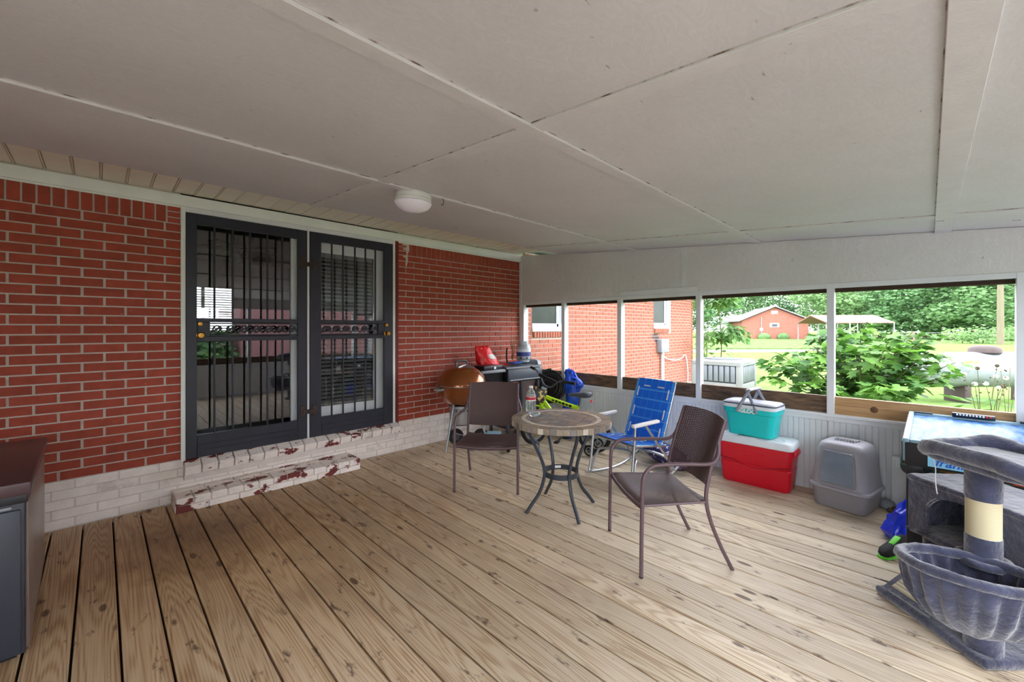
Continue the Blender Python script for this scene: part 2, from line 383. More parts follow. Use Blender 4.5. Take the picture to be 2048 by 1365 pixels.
class B:
    def __init__(s): s.bm = bmesh.new()
    def box(s, c, sz, rot=None, bev=0, seg=2):
        mx = Matrix.Translation(c) @ (Euler(rot).to_matrix().to_4x4() if rot else Matrix()) @ Matrix.Diagonal((*sz, 1))
        g = bmesh.ops.create_cube(s.bm, size=1, matrix=mx)
        if bev:
            es = list({e for v in g['verts'] for e in v.link_edges})
            bmesh.ops.bevel(s.bm, geom=es, offset=bev, segments=seg, profile=.5, affect='EDGES')
        return s
    def span(s, a, b, bev=0, seg=2):
        return s.box([(p + q) / 2 for p, q in zip(a, b)], [abs(q - p) for p, q in zip(a, b)], None, bev, seg)
    def tube(s, pts, r, n=8, closed=False, flat=1.0, up=None):
        P = [Vector(p) for p in pts]; m = len(P)
        rs = [r] * m if isinstance(r, (int, float)) else list(r)
        if len(rs) != m: rs = list(np.interp(np.linspace(0, 1, m), np.linspace(0, 1, len(rs)), rs))
        rings = []; u = None
        for i in range(m):
            t = (P[(i + 1) % m] - P[i - 1]) if closed else (P[min(i + 1, m - 1)] - P[max(i - 1, 0)])
            if t.length < 1e-9: t = Vector((0, 0, 1))
            t.normalize()
            if u is None:
                a = Vector(up) if up else (Vector((0, 0, 1)) if abs(t.z) < .9 else Vector((1, 0, 0)))
                u = (a - t * a.dot(t)).normalized()
            else:
                u = u - t * u.dot(t)
                u = u.normalized() if u.length > 1e-6 else t.orthogonal().normalized()
            w = t.cross(u)
            rings.append([s.bm.verts.new(P[i] + (u * math.cos(2 * math.pi * k / n) * flat + w * math.sin(2 * math.pi * k / n)) * rs[i]) for k in range(n)])
        for i in range(m if closed else m - 1):
            a, b = rings[i], rings[(i + 1) % m]
            for k in range(n): s.bm.faces.new((a[k], a[(k + 1) % n], b[(k + 1) % n], b[k]))
        if not closed:
            s.bm.faces.new(list(reversed(rings[0]))); s.bm.faces.new(rings[-1])
        return s
    def loft(s, rings, cap0=True, cap1=True, closed=True):
        VR = [[s.bm.verts.new(p) for p in r] for r in rings]; n = len(VR[0])
        for a, b in zip(VR, VR[1:]):
            for k in range(n if closed else n - 1): s.bm.faces.new((a[k], a[(k + 1) % n], b[(k + 1) % n], b[k]))
        if cap0: s.bm.faces.new(list(reversed(VR[0])))
        if cap1: s.bm.faces.new(VR[-1])
        return s
    def lathe(s, prof, n=24, c=(0, 0, 0), mx=None):
        mx = mx or Matrix.Translation(c); rings = []
        for r, z in prof:
            if r < 1e-6: rings.append([s.bm.verts.new(mx @ Vector((0, 0, z)))])
            else: rings.append([s.bm.verts.new(mx @ Vector((r * math.cos(2 * math.pi * k / n), r * math.sin(2 * math.pi * k / n), z))) for k in range(n)])
        for a, b in zip(rings, rings[1:]):
            for k in range(n):
                k2 = (k + 1) % n
                if len(a) == 1 and len(b) == 1: continue
                if len(a) == 1: s.bm.faces.new((a[0], b[k], b[k2]))
                elif len(b) == 1: s.bm.faces.new((a[k], b[0], a[k2]))
                else: s.bm.faces.new((a[k], b[k], b[k2], a[k2]))
        return s
    def prism(s, poly, d, axis='z', at=0.0):
        """extrude a 2-D outline by d from at along axis"""
        def p3(p, h): return {'z': (p[0], p[1], h), 'y': (p[0], h, p[1]), 'x': (h, p[0], p[1])}[axis]
        a = [s.bm.verts.new(p3(p, at)) for p in poly]; b = [s.bm.verts.new(p3(p, at + d)) for p in poly]
        n = len(poly); s.bm.faces.new(a); s.bm.faces.new(list(reversed(b)))
        for k in range(n): s.bm.faces.new((a[k], b[k], b[(k + 1) % n], a[(k + 1) % n]))
        return s
    def sheet(s, f, nu, nv, thick=.003):
        g = [[Vector(f(i / nu, j / nv)) for j in range(nv + 1)] for i in range(nu + 1)]
        top = [[s.bm.verts.new(p) for p in row] for row in g]
        fs = [s.bm.faces.new((top[i][j], top[i + 1][j], top[i + 1][j + 1], top[i][j + 1])) for i in range(nu) for j in range(nv)]
        if thick:
            bmesh.ops.recalc_face_normals(s.bm, faces=fs)
            bmesh.ops.solidify(s.bm, geom=fs, thickness=thick)
        return s
    def sphere(s, c, r, n=12, sc=(1, 1, 1)):
        mx = Matrix.Translation(c) @ Matrix.Diagonal((sc[0] * r, sc[1] * r, sc[2] * r, 1))
        bmesh.ops.create_uvsphere(s.bm, u_segments=n, v_segments=max(6, n * 2 // 3), radius=1, matrix=mx)
        return s
    def ring(s, c, r, t, n=24, m=8, mx=None):
        mx = mx or Matrix.Translation(c)
        return s.tube([mx @ Vector((r * math.cos(2 * math.pi * k / n), r * math.sin(2 * math.pi * k / n), 0)) for k in range(n)], t, m, True)
    def mesh(s, name, m, smooth=40):
        bmesh.ops.recalc_face_normals(s.bm, faces=s.bm.faces)
        me = bpy.data.meshes.new(name); s.bm.to_mesh(me); s.bm.free()
        if m is not None: me.materials.append(M[m] if isinstance(m, str) else m)
        if smooth:
            me.polygons.foreach_set('use_smooth', [True] * len(me.polygons))
            try: me.set_sharp_from_angle(angle=R(smooth))
            except Exception: pass
        return me
    def done(s, name, m, parent=None, smooth=40, loc=None, rot=None):
        o = bpy.data.objects.new(name, s.mesh(name, m, smooth)); link(o, parent)
        if loc is not None: o.location = loc
        if rot is not None: o.rotation_euler = rot
        return o
def crumple(b, amp, sc_=14, seed=0, cuts=1):
    from mathutils import noise as mn
    if cuts: bmesh.ops.subdivide_edges(b.bm, edges=list(b.bm.edges), cuts=cuts, use_grid_fill=True)
    bmesh.ops.recalc_face_normals(b.bm, faces=b.bm.faces); b.bm.normal_update()
    for v in b.bm.verts:
        p = v.co * sc_ + Vector((seed, seed * 1.7, 0))
        v.co += v.normal * amp * (mn.noise(p) + .6 * abs(mn.noise(p * 2.3)) + .3 * mn.noise(p * 5))
    return b
def put(me, name, parent=None, loc=(0, 0, 0), rot=None, scale=None):
    o = bpy.data.objects.new(name, me); link(o, parent); o.location = loc
    if rot is not None: o.rotation_euler = rot
    if scale is not None: o.scale = scale
    return o
def structure(o): o['kind'] = 'structure'; return o
_cache = {}
def unit(sz, m, bev=0):
    k = (tuple(round(x, 4) for x in sz), m, bev)
    if k not in _cache: _cache[k] = B().box((0, 0, 0), sz, None, bev, 1).mesh('piece', m, 0)
    return _cache[k]
def rounded(w, d, r, n=5):
    pts = []
    for cx, cy, a0 in ((w/2-r, d/2-r, 0), (-w/2+r, d/2-r, 90), (-w/2+r, -d/2+r, 180), (w/2-r, -d/2+r, 270)):
        for k in range(n + 1):
            a = R(a0 + 90 * k / n); pts.append((cx + r * math.cos(a), cy + r * math.sin(a)))
    return pts
def text(name, s, size, m, parent, loc, rot, depth=.0015, shear=0, bold=0):
    cu = bpy.data.curves.new(name, 'FONT'); cu.body = s; cu.size = size; cu.extrude = depth; cu.shear = shear; cu.offset = bold
    cu.align_x = 'CENTER'; cu.align_y = 'CENTER'; cu.resolution_u = 3
    o = bpy.data.objects.new(name, cu); link(o); bpy.context.view_layer.update()
    me = bpy.data.meshes.new_from_object(o.evaluated_get(bpy.context.evaluated_depsgraph_get()))
    me.materials.clear(); me.materials.append(M[m])
    bpy.data.objects.remove(o); bpy.data.curves.remove(cu)
    t = put(me, name, parent, loc, rot); t['kind'] = 'stuff'; return t
FW = Vector((math.cos(R(45.2)), math.sin(R(45.2)))); RT = Vector((math.sin(R(45.2)), -math.cos(R(45.2))))
def px_of(x, y, z):
    dx, dy = x, y + D; f = dx * FW.x + dy * FW.y; r = dx * RT.x + dy * RT.y
    if f < .1: return None
    return 1024 + 828 * r / f, 657 - 828 * (z - H) / f, f
def pieces(parent, items, name, rest_name, most=300):
    """items: (centre, size, material). The ones that show largest become objects, the rest one joined part."""
    def score(it):
        p = px_of(*it[0])
        if p is None: return -1
        inside = -60 < p[0] < 2108 and -60 < p[1] < 1425
        return (1e3 if inside else 0) + it[1][0] * it[1][2] / p[2] ** 2 * 1e3
    items = sorted(items, key=score, reverse=True)
    for c, sz, m in items[:most]: put(unit(sz, m), name, parent, c)
    rest = items[most:]
    if rest:
        b = B()
        for c, sz, m in rest: b.box(c, sz)
        b.done(rest_name, rest[0][2], parent, 0)['kind'] = 'stuff'

# ------------------------------------------------------------------ floor: deck boards
XL, XE, YF = -2.6, 4.54, -5.75
floor = structure(B().span((XL, YF, -.16), (XE + .1, 0, -.045)).done('floor', 'under', None, 0))
pitch = .1555
k0 = math.floor((XL - .068) / pitch) + 1
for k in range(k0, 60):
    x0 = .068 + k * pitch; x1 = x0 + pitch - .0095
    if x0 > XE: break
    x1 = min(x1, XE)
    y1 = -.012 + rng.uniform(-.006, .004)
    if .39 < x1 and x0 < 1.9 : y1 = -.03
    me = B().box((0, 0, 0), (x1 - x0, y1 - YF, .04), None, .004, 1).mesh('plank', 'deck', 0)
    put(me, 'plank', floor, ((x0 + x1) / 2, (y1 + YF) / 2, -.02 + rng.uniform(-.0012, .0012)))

# ------------------------------------------------------------------ brick walls
ZW, COURSE = .345, .0702
def courses(x0, x1, z0, n, bw, phase, m, jx=.015, jz=.011, proud=.009, ch=COURSE, depth=.02):
    out = []
    for r in range(n):
        z = z0 + ch * (r + .5); off = phase + (bw / 2 if r % 2 else 0)
        k = math.floor((x0 - off) / bw)
        while off + k * bw < x1:
            a, b = max(x0, off + k * bw + jx / 2), min(x1, off + (k + 1) * bw - jx / 2)
            if b - a > .02: out.append((((a + b) / 2, -proud + depth / 2 + rng.uniform(-.0015, .0015), z), (round(b - a, 3), depth, ch - jz), m))
            k += 1
    return out
def soldiers(x0, x1, z0, z1, bw, m, depth=.02):
    n = round((x1 - x0) / bw); w = (x1 - x0) / n
    return [((x0 + w * (i + .5), -.009 + depth / 2, (z0 + z1) / 2), (round(w - .011, 4), depth, z1 - z0 - .011), m) for i in range(n)]
XB0, XD0, XD1, XD2 = -2.0, .471, 2.475, 2.43
ZS = ZW + 28 * COURSE
wl = structure(B().span((XB0, 0, ZW), (XD0, .2, 2.62)).done('wall_left', 'mortar', None, 0))
it = courses(XB0, XD0, ZW, 28, .2345, .019, 'brick') + soldiers(XB0, XD0 - .09, ZS, 2.462, .0705, 'brick')
it += [((XD0 - .043, .001, ZS + .024 + .048 * i), (.078, .02, .038), 'brick') for i in range(3)]
pieces(wl, it, 'brick', 'brickwork')
wb = structure(B().span((XD1, 0, ZW), (XE + .06, .2, 2.62)).done('wall_back', 'mortar', None, 0))
it = courses(XD1, XE, ZW, 28, .2205, 2.692, 'brick') + soldiers(XD1 + .12, XE, ZS, 2.462, .0705, 'brick')
it += [((XD1 + .06, .001, ZS + .024 + .048 * i), (.1, .02, .038), 'brick') for i in range(3)]
pieces(wb, it, 'brick', 'brickwork')
wba = structure(B().span((XB0, .004, -.1), (XE + .06, .2, ZW)).done('wall_base', 'white_mortar', None, 0))
it = [i for i in courses(XB0, XE, 0, 5, .2345, .1, 'white_brick', ch=.069, proud=.004, jx=.009, jz=.008)]
pieces(wba, it, 'brick', 'brickwork')
sm = B().prism([(2.53, 2.44), (2.62, 2.45), (2.625, 2.38), (2.60, 2.33), (2.605, 2.25), (2.585, 2.17), (2.57, 2.19), (2.58, 2.28), (2.54, 2.29), (2.545, 2.305), (2.585, 2.315), (2.585, 2.37), (2.54, 2.375), (2.54, 2.39), (2.585, 2.40), (2.58, 2.43), (2.53, 2.425)], .003, 'y', -.0125).done('mortar_smear', 'mortar', wb, 0)
# brick doorsill and step
sill = thing('door_sill', 'white-painted brick doorsill under the two barred doors', 'doorsill', (0, 0, 0))
B().span((.49, -.06, .18), (2.45, .06, .275)).done('core', 'white_mortar', sill, 0)
n = 17; w = 1.97 / n
for i in range(n):
    put(unit((w - .009, .15, .078), 'step_brick', .004), 'brick', sill, (.485 + w * (i + .5), -.036 - .001 * (i % 3), .289 + .0009 * i), (R(20), 0, 0))
step = thing('brick_step', 'low white brick step with paint flaking off to dark red', 'step', (0, 0, 0))
B().span((.425, -.285, 0), (1.875, -.003, .1)).done('core', 'white_mortar', step, 0)
n = 13; w = 1.48 / n
for i in range(n):
    put(unit((w - .008, .205, .058), 'step_brick', .005), 'brick', step, (.408 + w * (i + .5), -.196, .083 + rng.uniform(-.002, .002)))
for i in range(7):
    put(unit((1.48 / 7 - .008, .08, .058), 'step_brick', .004), 'brick', step, (.408 + 1.48 / 7 * (i + .5), -.045, .083))
for i in range(7):
    put(unit((1.48 / 7 - .008, .03, .048), 'step_brick', .003), 'brick', step, (.408 + 1.48 / 7 * (i + .5), -.284, .026))
put(unit((.02, .26, .048), 'step_brick', .003), 'brick', step, (.417, -.15, .026))
put(unit((.02, .26, .048), 'step_brick', .003), 'brick', step, (1.88, -.15, .026))

# ------------------------------------------------------------------ trims, soffit, ceiling
structure(B().span((XB0, -.03, 2.462), (XE, .01, 2.552), .003).done('trim_1', 'trim'))
structure(B().span((XB0, -.012, 2.447), (XE, .01, 2.463)).done('trim_2', 'trim', None, 0))
sof = structure(B().span((XB0, -.755, 2.585), (XE, .02, 2.60)).done('soffit', 'soffit', None, 0))
me = B().prism([(-.066, 0), (-.064, -.010), (.058, -.010), (.062, 0), (.066, -.014), (.0705, -.014), (.0705, .004), (-.066, .004)], .755, 'y', -.755).mesh('soffit_panel', 'soffit', 0)
for i in range(-14, 30): put(me, 'soffit_panel', sof, (.074 + i * .1405, 0, 2.58))
SL = math.atan(.08)
ceil = B().span((XL, YF - .3, .004), (XE + .1, -.76, .02)).done('ceiling', 'white', None, 0)
structure(ceil); ceil.location = (0, 0, 2.543); ceil.rotation_euler = (SL, 0, 0)
cxs = [XL, -1.41, 1.26, 3.92, XE]; cys = [-.765, -1.93, -3.24, -4.49, YF]
for i in range(4):
    for j in range(4):
        a, b_ = cxs[i] + .003, cxs[i + 1] - .003; c, d = cys[j + 1] + .003, cys[j] - .003
        B().box((0, 0, 0), (b_ - a, d - c, .011)).done('ceiling_panel', 'osb', ceil, 0, ((a + b_) / 2, (c + d) / 2, .0005))
for y in cys[1:4]:
    B().box((0, 0, 0), (XE - XL, .072 if y > -4 else .09, .014), None, .002, 1).done('batten', 'batten', ceil, 0, ((XL + XE) / 2, y, -.012))
for x in (-1.41, 1.275, 3.90):
    B().box((0, 0, 0), (.075, cys[0] - YF, .012), None, .002, 1).done('batten', 'batten', ceil, 0, (x, (cys[0] + YF) / 2, -.0105))
M['seam'] = two_tone('cracked_caulk', (196, 188, 188), (104, 84, 70), 9, .5, .6, .8, (1, 1, 1))
for y in cys[1:4]: B().box((0, 0, 0), (XE - XL, .005, .004)).done('caulk_line', 'seam', ceil, 0, ((XL + XE) / 2, y - (.0365 if y > -4 else -.0455), -.0065))
for x in (1.275, 3.90): B().box((0, 0, 0), (.005, cys[0] - YF, .004)).done('caulk_line', 'seam', ceil, 0, (x - .038, (cys[0] + YF) / 2, -.0065))
for x, y in ((2.553, -1.025), (4.017, -4.469), (4.256, -4.819)): text('pencil_mark', '2', .05, 'pencil', ceil, (x, y, -.0075 if x < 4.0 or x > 4.1 else -.0205), (R(180), 0, 0), .0004)
# ------------------------------------------------------------------ end wall with openings (wall_right)
ZO, ZK = 1.805, .64
def zc(y): return 2.543 + .08 * y
wr = structure(B().prism([(0, ZO), (0, zc(0)), (YF, zc(YF)), (YF, ZO)], .03, 'x', XE).done('wall_right', 'header', None, 0))
for a, b_ in ((0, -2.508), (-2.508, -5.75)):
    B().prism([(a - .003, ZO + .03), (a - .003, zc(a) - .01), (b_ + .003, zc(b_) - .01), (b_ + .003, ZO + .03)], .012, 'x', XE - .012).done('header_panel', 'header', wr, 0)
B().span((XE - .024, -2.53, 1.89), (XE - .011, -2.49, zc(-2.5) - .012)).done('batten', 'white', wr, 0)
B().span((XE - .028, -2.655, ZO + .03), (XE - .011, -1.735, 1.893), .003).done('header_board', 'white', wr, 0)
B().span((XE - .02, YF, ZO - .012), (XE + .06, 0, ZO + .03), .003).done('head_rail', 'white', wr, 0)
B().span((XE + .03, YF, ZO - .045), (XE + .10, 0, ZO - .012)).done('dark_head_strip', 'under', wr, 0)
for y0, y1, dx in ((-.1, 0, .1), (-.872, -.82, .09), (-1.745, -1.69, .09), (-2.69, -2.64, .09), (-3.82, -3.768, .09), (-4.95, -4.83, .1), (YF, YF + .1, .1)):
    B().span((XE - .022, y0, ZK), (XE - .022 + dx, y1, ZO + .028), .003).done('post', 'white', wr, 0)
for y0, y1, m in ((-3.79, 0, 'old_beam'), (YF, -3.795, 'new_beam')):
    o = B().span((XE + .012, y0, .69), (XE + .055, y1, .845), .004).done('sill_beam', m, wr, 0)
for y in (-4.08, -4.72):
    B().lathe([(0, .004), (.018, .003), (.026, 0)], 16).done('knot', 'knot', wr, 40, (XE + .012, y, .765), (0, R(-90), 0))
B().span((XE - .03, YF, ZK + .03), (XE + .10, 0, .695), .004).done('sill_board', 'white', wr, 0)
B().span((XE - .018, YF, ZK - .01), (XE + .02, 0, ZK + .03), .003).done('sill_trim', 'white', wr, 0)
def beadboard(name, length, h, parent, loc, rot, m='white'):
    prof = []; n = max(1, round(length / .042)); w = length / n
    for i in range(n):
        a = i * w
        prof += [(a + .004, 0), (a + w - .006, 0), (a + w - .003, .006)]
    prof += [(length, .012), (0, .012)]
    return B().prism(prof, h, 'z', 0).done(name, m, parent, 0, loc, rot)
for a, b_ in ((0, -1.243), (-1.246, -2.50), (-2.503, -3.77), (-3.773, -5.0), (-5.003, YF)):
    beadboard('bead_panel', a - b_, ZK - .005, wr, (XE, a, 0), (0, 0, R(-90)))
B().span((XE + .013, YF, -.1), (XE + .09, 0, ZK)).done('knee_wall', 'white', wr, 0)
B().span((XE - .024, -.05, .0), (XE - .0125, -.004, 2.44)).done('corner_board', 'white', wr, 0)
# front side of the porch (behind the camera): a gap on the left made to let in more light, knee wall with openings on the right; and its left end
XG = 1.1
wf = structure(B().span((XL, YF - .09, 2.0), (XE, YF, 2.10)).done('wall_front', 'header', None, 0))
B().span((XG, YF - .08, 1.86), (XE, YF - .02, 2.0)).done('header_board', 'header', wf, 0)
B().span((XG, YF - .08, -.1), (XE, YF - .013, .64)).done('knee_wall', 'white', wf, 0)
for i in range(3):
    x = XG + i * (XE - XG) / 3
    beadboard('bead_panel', (XE - XG) / 3 - .003, .64, wf, (x, YF, 0), (0, 0, 0))
    B().span((x, YF - .09, .64), (x + .06, YF, 2.0), .003).done('post', 'white', wf, 0)
B().span((XG, YF - .08, .69), (XE, YF - .04, .82), .004).done('sill_beam', 'old_beam', wf, 0)
B().span((XG, YF - .09, .64), (XE, YF + .02, .69), .004).done('sill_board', 'white', wf, 0)
B().span((-.9, YF - .09, -.1), (-.8, YF, 2.0), .003).done('post', 'white', wf, 0)
B().span((XL, YF - .07, -.1), (-.9, YF - .02, 2.0)).done('blocker_panel', 'header', wf, 0)  # unseen panel added to cut the light reaching the left side
we = structure(B().prism([(0, 1.96), (0, zc(0) + .02), (YF, zc(YF) + .02), (YF, 1.96)], .06, 'x', XL - .06).done('wall_end', 'header', None, 0))
B().span((XL - .06, YF, -.1), (XL, 0, .69)).done('knee_wall', 'white', we, 0)
B().span((XL - .05, -3.8, .69), (XL - .01, 0, 1.96)).done('blocker_panel', 'header', we, 0)  # unseen panel closing the left end, added to darken the floor there
for y in (-.12, -1.9, -3.8, YF): B().span((XL - .08, y, .69), (XL, y + .1, 1.97), .003).done('post', 'white', we, 0)
structure(B().span((XL - .1, 0, -.1), (XB0, .2, 2.62)).done('wall_back_corner', 'white', None, 0))
roof = B().prism([(YF - .3, .021), (-.77, .021), (-.77, .075), (.3, .075), (.3, .14), (YF - .3, .14)], XE + .4 - XL, 'x', XL - .2).done('porch_roof', 'roof_metal', None, 0)
structure(roof); roof.location = (0, 0, 2.543); roof.rotation_euler = (SL, 0, 0)

# ------------------------------------------------------------------ barred doors
def security_door(name, x0, x1, lock, gx0, gx1, bars, label):
    d = thing(name, label, 'door', (x0, -.012, .345)); w = x1 - x0; h = 2.07; del d['category']; del d['label']
    structure(d); d['label'] = label
    X = lambda x: x - x0
    g0, g1 = X(gx0), X(gx1)
    Z = lambda z: z - .345
    y0, y1 = -.018, .018
    # frame: one plate with openings, made of connected rails and stiles
    def part(nm, a, b_, m='iron', bev=.003): return B().span(a, b_, bev, 1).done(nm, m, d, 30)
    part('stile', (.0, y0, 0), (g0, y1, h)); part('stile', (g1, y0, 0), (w, y1, h))
    part('top_rail', (g0, y0, Z(2.325)), (g1, y1, h)); part('bottom_rail', (g0, y0, 0), (g1, y1, Z(.535)))
    s0 = X(gx0 if lock == 'R' else .67); s1 = X(gx1 - .075 if lock == 'R' else gx1)
    part('lock_rail', (g0, y0, Z(1.495)), (g1, y1, Z(1.53))); part('lock_rail', (g0, y0, Z(1.33)), (g1, y1, Z(1.372)))
    if lock == 'L': part('lock_box', (g0, y0, Z(1.372)), (s0, y1, Z(1.495)))
    else: part('lock_box', (s1, y0, Z(1.372)), (g1, y1, Z(1.495)))
    for bx in bars:
        for za, zb in ((1.53, 2.325), (.535, 1.33)):
            part('bar', (X(bx) - .0075, -.0095, Z(za)), (X(bx) + .0075, .0095, Z(zb)))
    part('rim', (-.006, .004, -.01), (.018, .03, h + .012)); part('rim', (w - .018, .004, -.01), (w + .006, .03, h + .012))
    # raised panel outline on the kick plate
    zz, za = Z(.452), Z(.405)
    fr = [(g0 + .01, -.02, za), (g1 - .01, -.02, za), (g1 - .01, -.02, zz), (g0 + .01, -.02, zz)]
    B().tube(fr, .0045, 6, True).done('panel_moulding', 'iron', d)
    # scrolls: vine of rings and leaves
    n = 7 if lock == 'L' else 6; zm = Z(1.433); step_ = (s1 - s0) / n
    for zr in (Z(1.372) + .008, Z(1.495) - .008): part('scroll_bar', (s0, -.006, zr - .005), (s1, .006, zr + .005), 'iron', .001)
    vine = [(s0 + step_ * (i * .5), -.004, zm + .034 * (1 if i % 2 else -1)) for i in range(2 * n + 1)]
    B().tube(rail(vine, 5), .0055, 6).done('vine', 'iron', d)
    for i in range(n):
        cx = s0 + step_ * (i + .5)
        spiral = [(cx + .036 * math.cos(t) * (1 - .07 * t), .002, zm + .036 * math.sin(t) * (1 - .07 * t)) for t in np.linspace(0, 7.4, 22)]
        sc_ = B().tube(spiral, .006, 6).done('scroll', 'iron', d)
        lf = B().loft([[(cx + t * .03 - .004, -.004, zm + t * .02 + wv), (cx + t * .03 - .004, .006, zm + t * .02 + wv), (cx + t * .03 - .004, .006, zm + t * .02 - wv), (cx + t * .03 - .004, -.004, zm + t * .02 - wv)] for t, wv in ((-1, .003), (-.2, .012), (.5, .010), (1, .002))]).done('leaf', 'iron', sc_)
    kx = g0 + .022 if lock == 'L' else g1 - .0 + .02
    for zk, r in ((1.48, .021), (1.383, .028)):
        mx = Matrix.Translation((kx, -.018, Z(zk))) @ Matrix.Rotation(R(90), 4, 'X')
        prof = [(r * .9, 0), (r, .006), (r * .5, .012), (r * .5, .026), (r * .95, .034), (r, .046), (r * .75, .058), (0, .060)] if r > .025 else [(r, 0), (r, .008), (r * .8, .014), (0, .016)]
        B().lathe(prof, 18, mx=mx).done('knob' if r > .025 else 'deadbolt', 'brass', d)
    hx = w - .045 if lock == 'L' else .045
    for zh in (2.09, .62):
        hg = part('hinge', (hx - .025, -.028, Z(zh) - .055), (hx + .025, -.017, Z(zh) + .055), 'rust', .004)
        sgn = 1 if lock == 'L' else -1
        b2 = B().span((min(hx, hx + sgn * .065), -.034, Z(zh) - .03), (max(hx, hx + sgn * .065), -.02, Z(zh) + .012), .004); b2.done('hinge_arm', 'rust', hg)
    return d
security_door('door_1', .503, 1.462, 'L', .578, 1.374, (.702, .836, .971, 1.112, 1.24), 'black barred security door with brass knobs at its far left')
security_door('door_2', 1.486, 2.400, 'R', 1.597, 2.292, (1.708, 1.826, 1.955, 2.074, 2.19), 'black barred security door in front of white slatted blinds')
for i, (a, b_, m) in enumerate(((.471, .503, 'trim'), (1.463, 1.485, 'white'), (2.401, 2.432, 'trim'), (2.433, 2.476, 'brick_dark'))):
    structure(B().span((a, -.022, .33), (b_, .06, 2.462), .002, 1).done('trim_%d' % (3 + i), m, None, 0))
structure(B().span((.471, -.018, 2.418), (2.432, .05, 2.462), .002, 1).done('trim_7', 'white', None, 0))
# inner glazed doors
din = thing('door_3', 'x', 'x', (0, .10, 0)); del din['category']; structure(din); din['label'] = 'wide glass door pane behind the left barred door'
for a, b_, c, d in ((.50, .545, .35, 2.42), (1.345, 1.45, .35, 2.42), (.545, 1.345, 2.36, 2.42), (.545, 1.345, .35, .50)):
    B().span((a, -.02, c), (b_, .02, d), .004, 1).done('stile' if d - c > 1 else 'rail', 'white', din, 0)
B().span((.545, -.004, .50), (1.345, .004, 2.36)).done('pane', 'glass', din, 0)
din = thing('door_4', 'x', 'x', (0, .10, 0)); del din['category']; structure(din); din['label'] = 'white framed glass door with horizontal blinds behind the right barred door'
for a, b_, c, d in ((1.45, 1.585, .35, 2.44), (2.225, 2.43, .35, 2.44), (1.585, 2.225, 2.235, 2.44), (1.585, 2.225, .35, .62)):
    B().span((a, -.02, c), (b_, .02, d), .004, 1).done('stile' if d - c > 1 else 'rail', 'white', din, 0)
B().span((1.585, -.004, .62), (2.225, .004, 2.235)).done('pane', 'glass', din, 0)
bl = thing('window_blind', 'white horizontal blind behind the glass of the right barred door', 'blind', (1.905, .15, 0))
B().span((-.315, -.02, 2.20), (.315, .02, 2.235)).done('head_rail', 'blind', bl, 0)
me = B().box((0, 0, 0), (.625, .042, .0025)).mesh('slat', 'blind', 0)
for i in range(37): put(me, 'slat', bl, (0, 0, .66 + i * .042), (R(28), 0, 0))
for x in (-.2, .2): B().tube([(x, -.024, .64), (x, -.024, 2.2)], .0016, 5).done('cord', 'blind', bl)
B().span((-.315, -.018, .622), (.315, .018, .64)).done('bottom_rail', 'blind', bl, 0)
# the room behind
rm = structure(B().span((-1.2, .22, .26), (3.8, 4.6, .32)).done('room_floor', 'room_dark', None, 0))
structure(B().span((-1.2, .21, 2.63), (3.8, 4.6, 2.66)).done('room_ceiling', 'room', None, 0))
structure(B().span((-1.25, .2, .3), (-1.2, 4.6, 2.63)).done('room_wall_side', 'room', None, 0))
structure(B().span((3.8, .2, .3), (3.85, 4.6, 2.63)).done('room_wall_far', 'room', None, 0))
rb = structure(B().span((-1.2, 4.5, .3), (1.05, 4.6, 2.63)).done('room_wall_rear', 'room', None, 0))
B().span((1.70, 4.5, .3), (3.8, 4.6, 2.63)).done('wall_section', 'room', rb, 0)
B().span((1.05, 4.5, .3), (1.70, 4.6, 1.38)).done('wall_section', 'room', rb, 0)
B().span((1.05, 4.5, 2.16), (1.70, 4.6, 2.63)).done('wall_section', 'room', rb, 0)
wn = structure(B().span((1.05, 4.53, 1.72), (1.70, 4.56, 1.75)).done('window_1', 'white', None, 0))
B().span((1.05, 4.54, 1.38), (1.70, 4.545, 2.16)).done('pane', 'glass_clear', wn, 0)
B().span((1.24, 4.53, 1.38), (1.29, 4.56, 2.16)).done('mullion', 'white', wn, 0)
bs_ = B()
for i in range(18): bs_.box((1.375, 4.5, 1.40 + i * .042), (.64, .036, .002), (R(32), 0, 0))
bs_.done('blind_slats', 'blind', wn, 0)['kind'] = 'stuff'
kc = thing('kitchen_cabinet', 'dark brown cabinet run inside the house', 'cabinet', (.4, 4.1, .32))
B().span((-1.2, -.25, 0), (2.2, .38, .9), .005).done('body', 'room_dark', kc, 30); B().span((-1.22, -.28, .9), (2.22, .38, .94), .004).done('worktop', 'room', kc, 30)
fan = thing('ceiling_fan', 'dark ceiling fan inside the house behind the left door', 'fan', (1.25, 2.0, 2.48))
B().lathe([(0, -.06), (.07, -.05), (.09, 0), (.07, .05), (.02, .06), (.02, .15), (0, .15)], 16).done('motor', 'room_dark', fan)
me = B().box((.34, 0, 0), (.46, .12, .01), None, .004, 1).mesh('blade', 'room_dark', 30)
for k in range(5): put(me, 'blade', fan, (0, 0, 0), (R(10), 0, R(72 * k + 20)))
B().sphere((0, 0, -.11), .07, 12).done('globe', 'white', fan)

